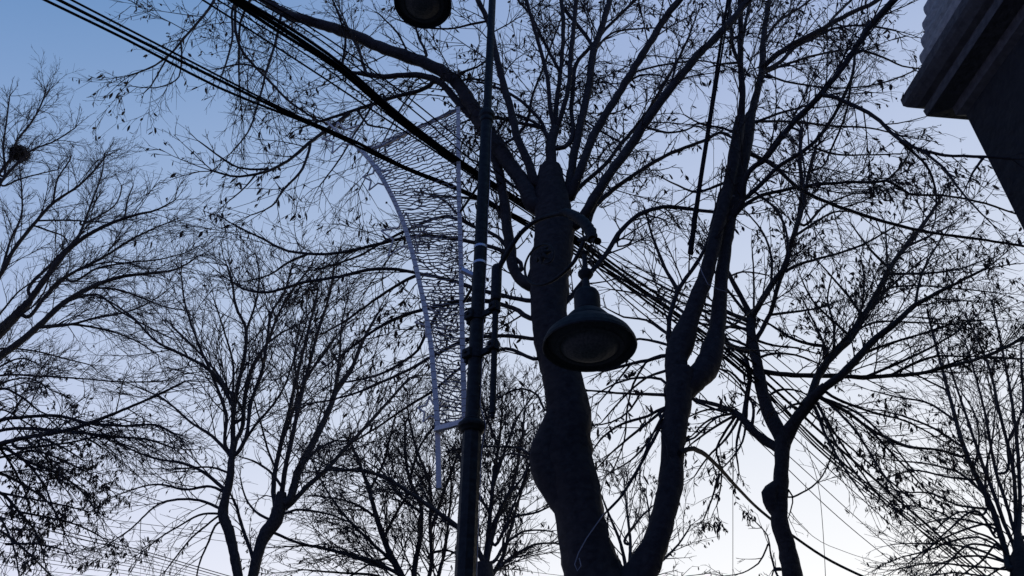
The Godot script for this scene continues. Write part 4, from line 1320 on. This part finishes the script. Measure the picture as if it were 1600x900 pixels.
func tree_middle() -> void:
	var t := begin_tree("linden_tree", "many stemmed tree low behind the post, its fan opening from the bottom edge", 15.0, 655, 985, {"spacing": 0.135, "long": 1.5, "thin": 0.0056, "leafy": 0.6, "leaf_size": 1.2, "group": "lindens along the street"})
	trunk(t, "trunk", [655, 965, 40, 652, 940, 36, 650, 925, 30], 15.0, true, 12)
	for a in [
		[13, 3, 9, 645, 940, 627, 900, 607, 860, 590, 813, 577, 767, 563, 727, 547, 690],
		[7, 2, 9, 630, 905, 617, 883, 580, 847, 540, 807, 507, 760, 490, 725],
		[10, 3, 9, 650, 930, 647, 900, 657, 833, 657, 787, 640, 750, 633, 700, 633, 660],
		[8, 3, 9, 655, 930, 670, 900, 672, 817, 672, 760, 650, 700, 640, 660],
		[6, 3, 9, 672, 830, 687, 787, 713, 717, 730, 680],
		[6, 2, 9, 635, 915, 600, 885, 547, 867, 480, 853, 440, 855],
		[7, 2, 9, 660, 940, 690, 880, 700, 820, 705, 760, 700, 700],
		[6, 2, 9, 640, 920, 590, 900, 530, 895, 470, 890],
		[6, 2, 9, 600, 840, 620, 800, 640, 770, 680, 740],
		[5, 2, 9, 577, 767, 600, 720, 610, 680, 620, 640],
		[5, 2, 9, 590, 810, 560, 790, 530, 780, 490, 775],
		[5, 2, 9, 657, 800, 620, 770, 600, 740, 570, 720],
		[5, 2, 9, 640, 750, 655, 700, 680, 660, 690, 620],
		[5, 2, 9, 565, 730, 530, 735, 500, 720],
		[5, 2, 9, 670, 870, 700, 860, 720, 870],
		[5, 2, 9, 610, 870, 580, 880, 540, 905],
	]: limb(t, a)
	finish_tree(t, 0)
	t = begin_tree("linden_tree", "bushy tree seen between the lamp post and the big left stem", 14.0, 765, 985, {"spacing": 0.13, "long": 1.5, "thin": 0.0056, "leafy": 0.8, "leaf_size": 1.2, "group": "lindens along the street"})
	trunk(t, "trunk", [762, 950, 40, 757, 905, 34, 757, 880, 26], 14.0, true, 12)
	for a in [
		[9, 3, 9, 757, 885, 763, 833, 773, 733, 780, 690, 785, 640],
		[9, 3, 9, 758, 890, 780, 800, 800, 760, 813, 700, 820, 640],
		[8, 3, 9, 760, 900, 780, 880, 797, 830, 813, 773, 830, 730],
		[7, 3, 9, 758, 890, 740, 830, 745, 780, 750, 720, 760, 660],
		[10, 3, 9, 757, 880, 740, 850, 713, 822, 680, 798, 640, 770, 600, 745, 560, 735, 520, 735],
		[7, 2, 9, 765, 900, 800, 870, 840, 850, 880, 850],
		[6, 2, 9, 765, 880, 790, 850, 820, 830, 860, 830],
		[6, 2, 9, 770, 850, 800, 810, 840, 800, 880, 780],
		[6, 2, 9, 763, 833, 790, 780, 820, 740, 840, 690],
		[6, 2, 9, 770, 760, 790, 700, 810, 650, 840, 610],
		[5, 2, 9, 765, 800, 740, 760, 720, 720, 700, 690],
		[5, 2, 9, 780, 700, 760, 650, 750, 600, 760, 560],
	]: limb(t, a)
	finish_tree(t, 0)

func tree_far_right() -> void:
	var t := begin_tree("linden_tree", "many stemmed tree at the lower right edge, thick and dark at its foot", 14.0, 1625, 985, {"spacing": 0.21, "long": 1.4, "thin": 0.005, "leafy": 0.5, "leaf_size": 1.2, "group": "lindens along the street"})
	trunk(t, "trunk", [1618, 960, 60, 1608, 915, 50, 1600, 885, 38, 1594, 862, 22, 1591, 840, 12, 1590, 825, 5], 14.0, true, 14)
	for a in [
		[10.8, 3.2, 9, 1580, 890, 1573, 867, 1547, 787, 1523, 740, 1503, 690, 1490, 643, 1473, 580, 1460, 530, 1450, 490],
		[7.2, 2.4, 9, 1582, 870, 1567, 813, 1533, 720, 1513, 660, 1493, 600, 1480, 560],
		[6.5, 2.4, 9, 1586, 850, 1580, 813, 1557, 740, 1540, 650, 1525, 590, 1510, 540],
		[7.2, 2.4, 9, 1588, 840, 1587, 787, 1583, 733, 1563, 650, 1543, 567, 1527, 530, 1507, 490],
		[7.2, 2.4, 9, 1592, 840, 1594, 787, 1590, 700, 1583, 640, 1573, 580, 1560, 517, 1550, 470],
		[7.2, 2.4, 9, 1596, 840, 1605, 760, 1603, 680, 1598, 600, 1595, 540],
		[4.3, 2.4, 9, 1508, 712, 1467, 703, 1420, 697, 1380, 680],
		[4.3, 2, 9, 1575, 870, 1557, 847, 1513, 827, 1467, 800, 1420, 790],
		[4.3, 2, 9, 1577, 880, 1530, 860, 1470, 850, 1410, 850],
		[4.3, 2, 9, 1577, 890, 1520, 885, 1450, 880, 1400, 890],
		[4.3, 2, 9, 1550, 795, 1500, 790, 1450, 770, 1410, 770],
		[4.3, 2, 9, 1530, 750, 1480, 745, 1430, 735, 1390, 745],
		[4.3, 2, 9, 1540, 775, 1500, 740, 1450, 725, 1400, 720],
		[4.3, 2, 9, 1506, 700, 1460, 670, 1410, 650, 1370, 640],
		[4.3, 2, 9, 1495, 660, 1450, 630, 1400, 620, 1360, 610],
		[3.6, 2, 9, 1480, 610, 1440, 590, 1400, 570],
		[4.3, 2, 9, 1560, 840, 1530, 800, 1480, 830, 1440, 870],
		[4.3, 2, 9, 1570, 860, 1520, 850, 1480, 880, 1440, 915],
		[4.3, 2, 9, 1545, 790, 1540, 740, 1550, 690, 1555, 640],
		[4.3, 2, 9, 1565, 740, 1575, 690, 1600, 640],
		[3.6, 2, 9, 1520, 735, 1530, 690, 1520, 640, 1500, 610],
		[3.6, 2, 9, 1555, 820, 1500, 830, 1460, 850, 1420, 880],
	]: limb(t, a)
	for l in t.limbs: bough(t, l[0], l[1])
	t.limbs = []
	t.leafy = 2.0
	for a in [
		[4, 2, 9, 1575, 880, 1540, 870, 1500, 870, 1460, 885],
		[4, 2, 9, 1570, 860, 1530, 840, 1490, 845, 1450, 860, 1410, 870],
		[4, 2, 9, 1555, 830, 1520, 815, 1480, 810, 1440, 820],
		[4, 2, 9, 1580, 900, 1540, 900, 1490, 895, 1430, 905],
		[4, 2, 9, 1560, 850, 1530, 880, 1500, 900],
		[4, 2, 9, 1540, 800, 1500, 800, 1460, 830],
		[4, 2, 9, 1590, 880, 1560, 890, 1530, 910],
	]: limb(t, a)
	finish_tree(t, 0)

func tree_small() -> void:
	var t := begin_tree("linden_tree", "small distant tree seen in the fork of the big stems", 19.0, 985, 985, {"spacing": 0.19, "long": 1.5, "thin": 0.0066, "leafy": 0.9, "leaf_size": 1.4, "group": "lindens along the street"})
	trunk(t, "trunk", [985, 960, 26, 982, 925, 22, 981, 905, 16], 19.0, true, 10)
	for a in [
		[7, 2, 9, 981, 905, 970, 850, 950, 800, 938, 770],
		[7, 2, 9, 982, 905, 985, 850, 980, 800, 975, 750],
		[7, 2, 9, 984, 905, 1005, 860, 1015, 820, 1010, 775],
		[6, 2, 9, 982, 900, 960, 870, 935, 850],
		[6, 2, 9, 985, 915, 1030, 880, 1060, 850, 1080, 820],
		[6, 2, 9, 985, 910, 1020, 870, 1040, 840],
		[5, 2, 9, 980, 850, 1000, 810, 1020, 790],
	]: limb(t, a)
	finish_tree(t, 0)
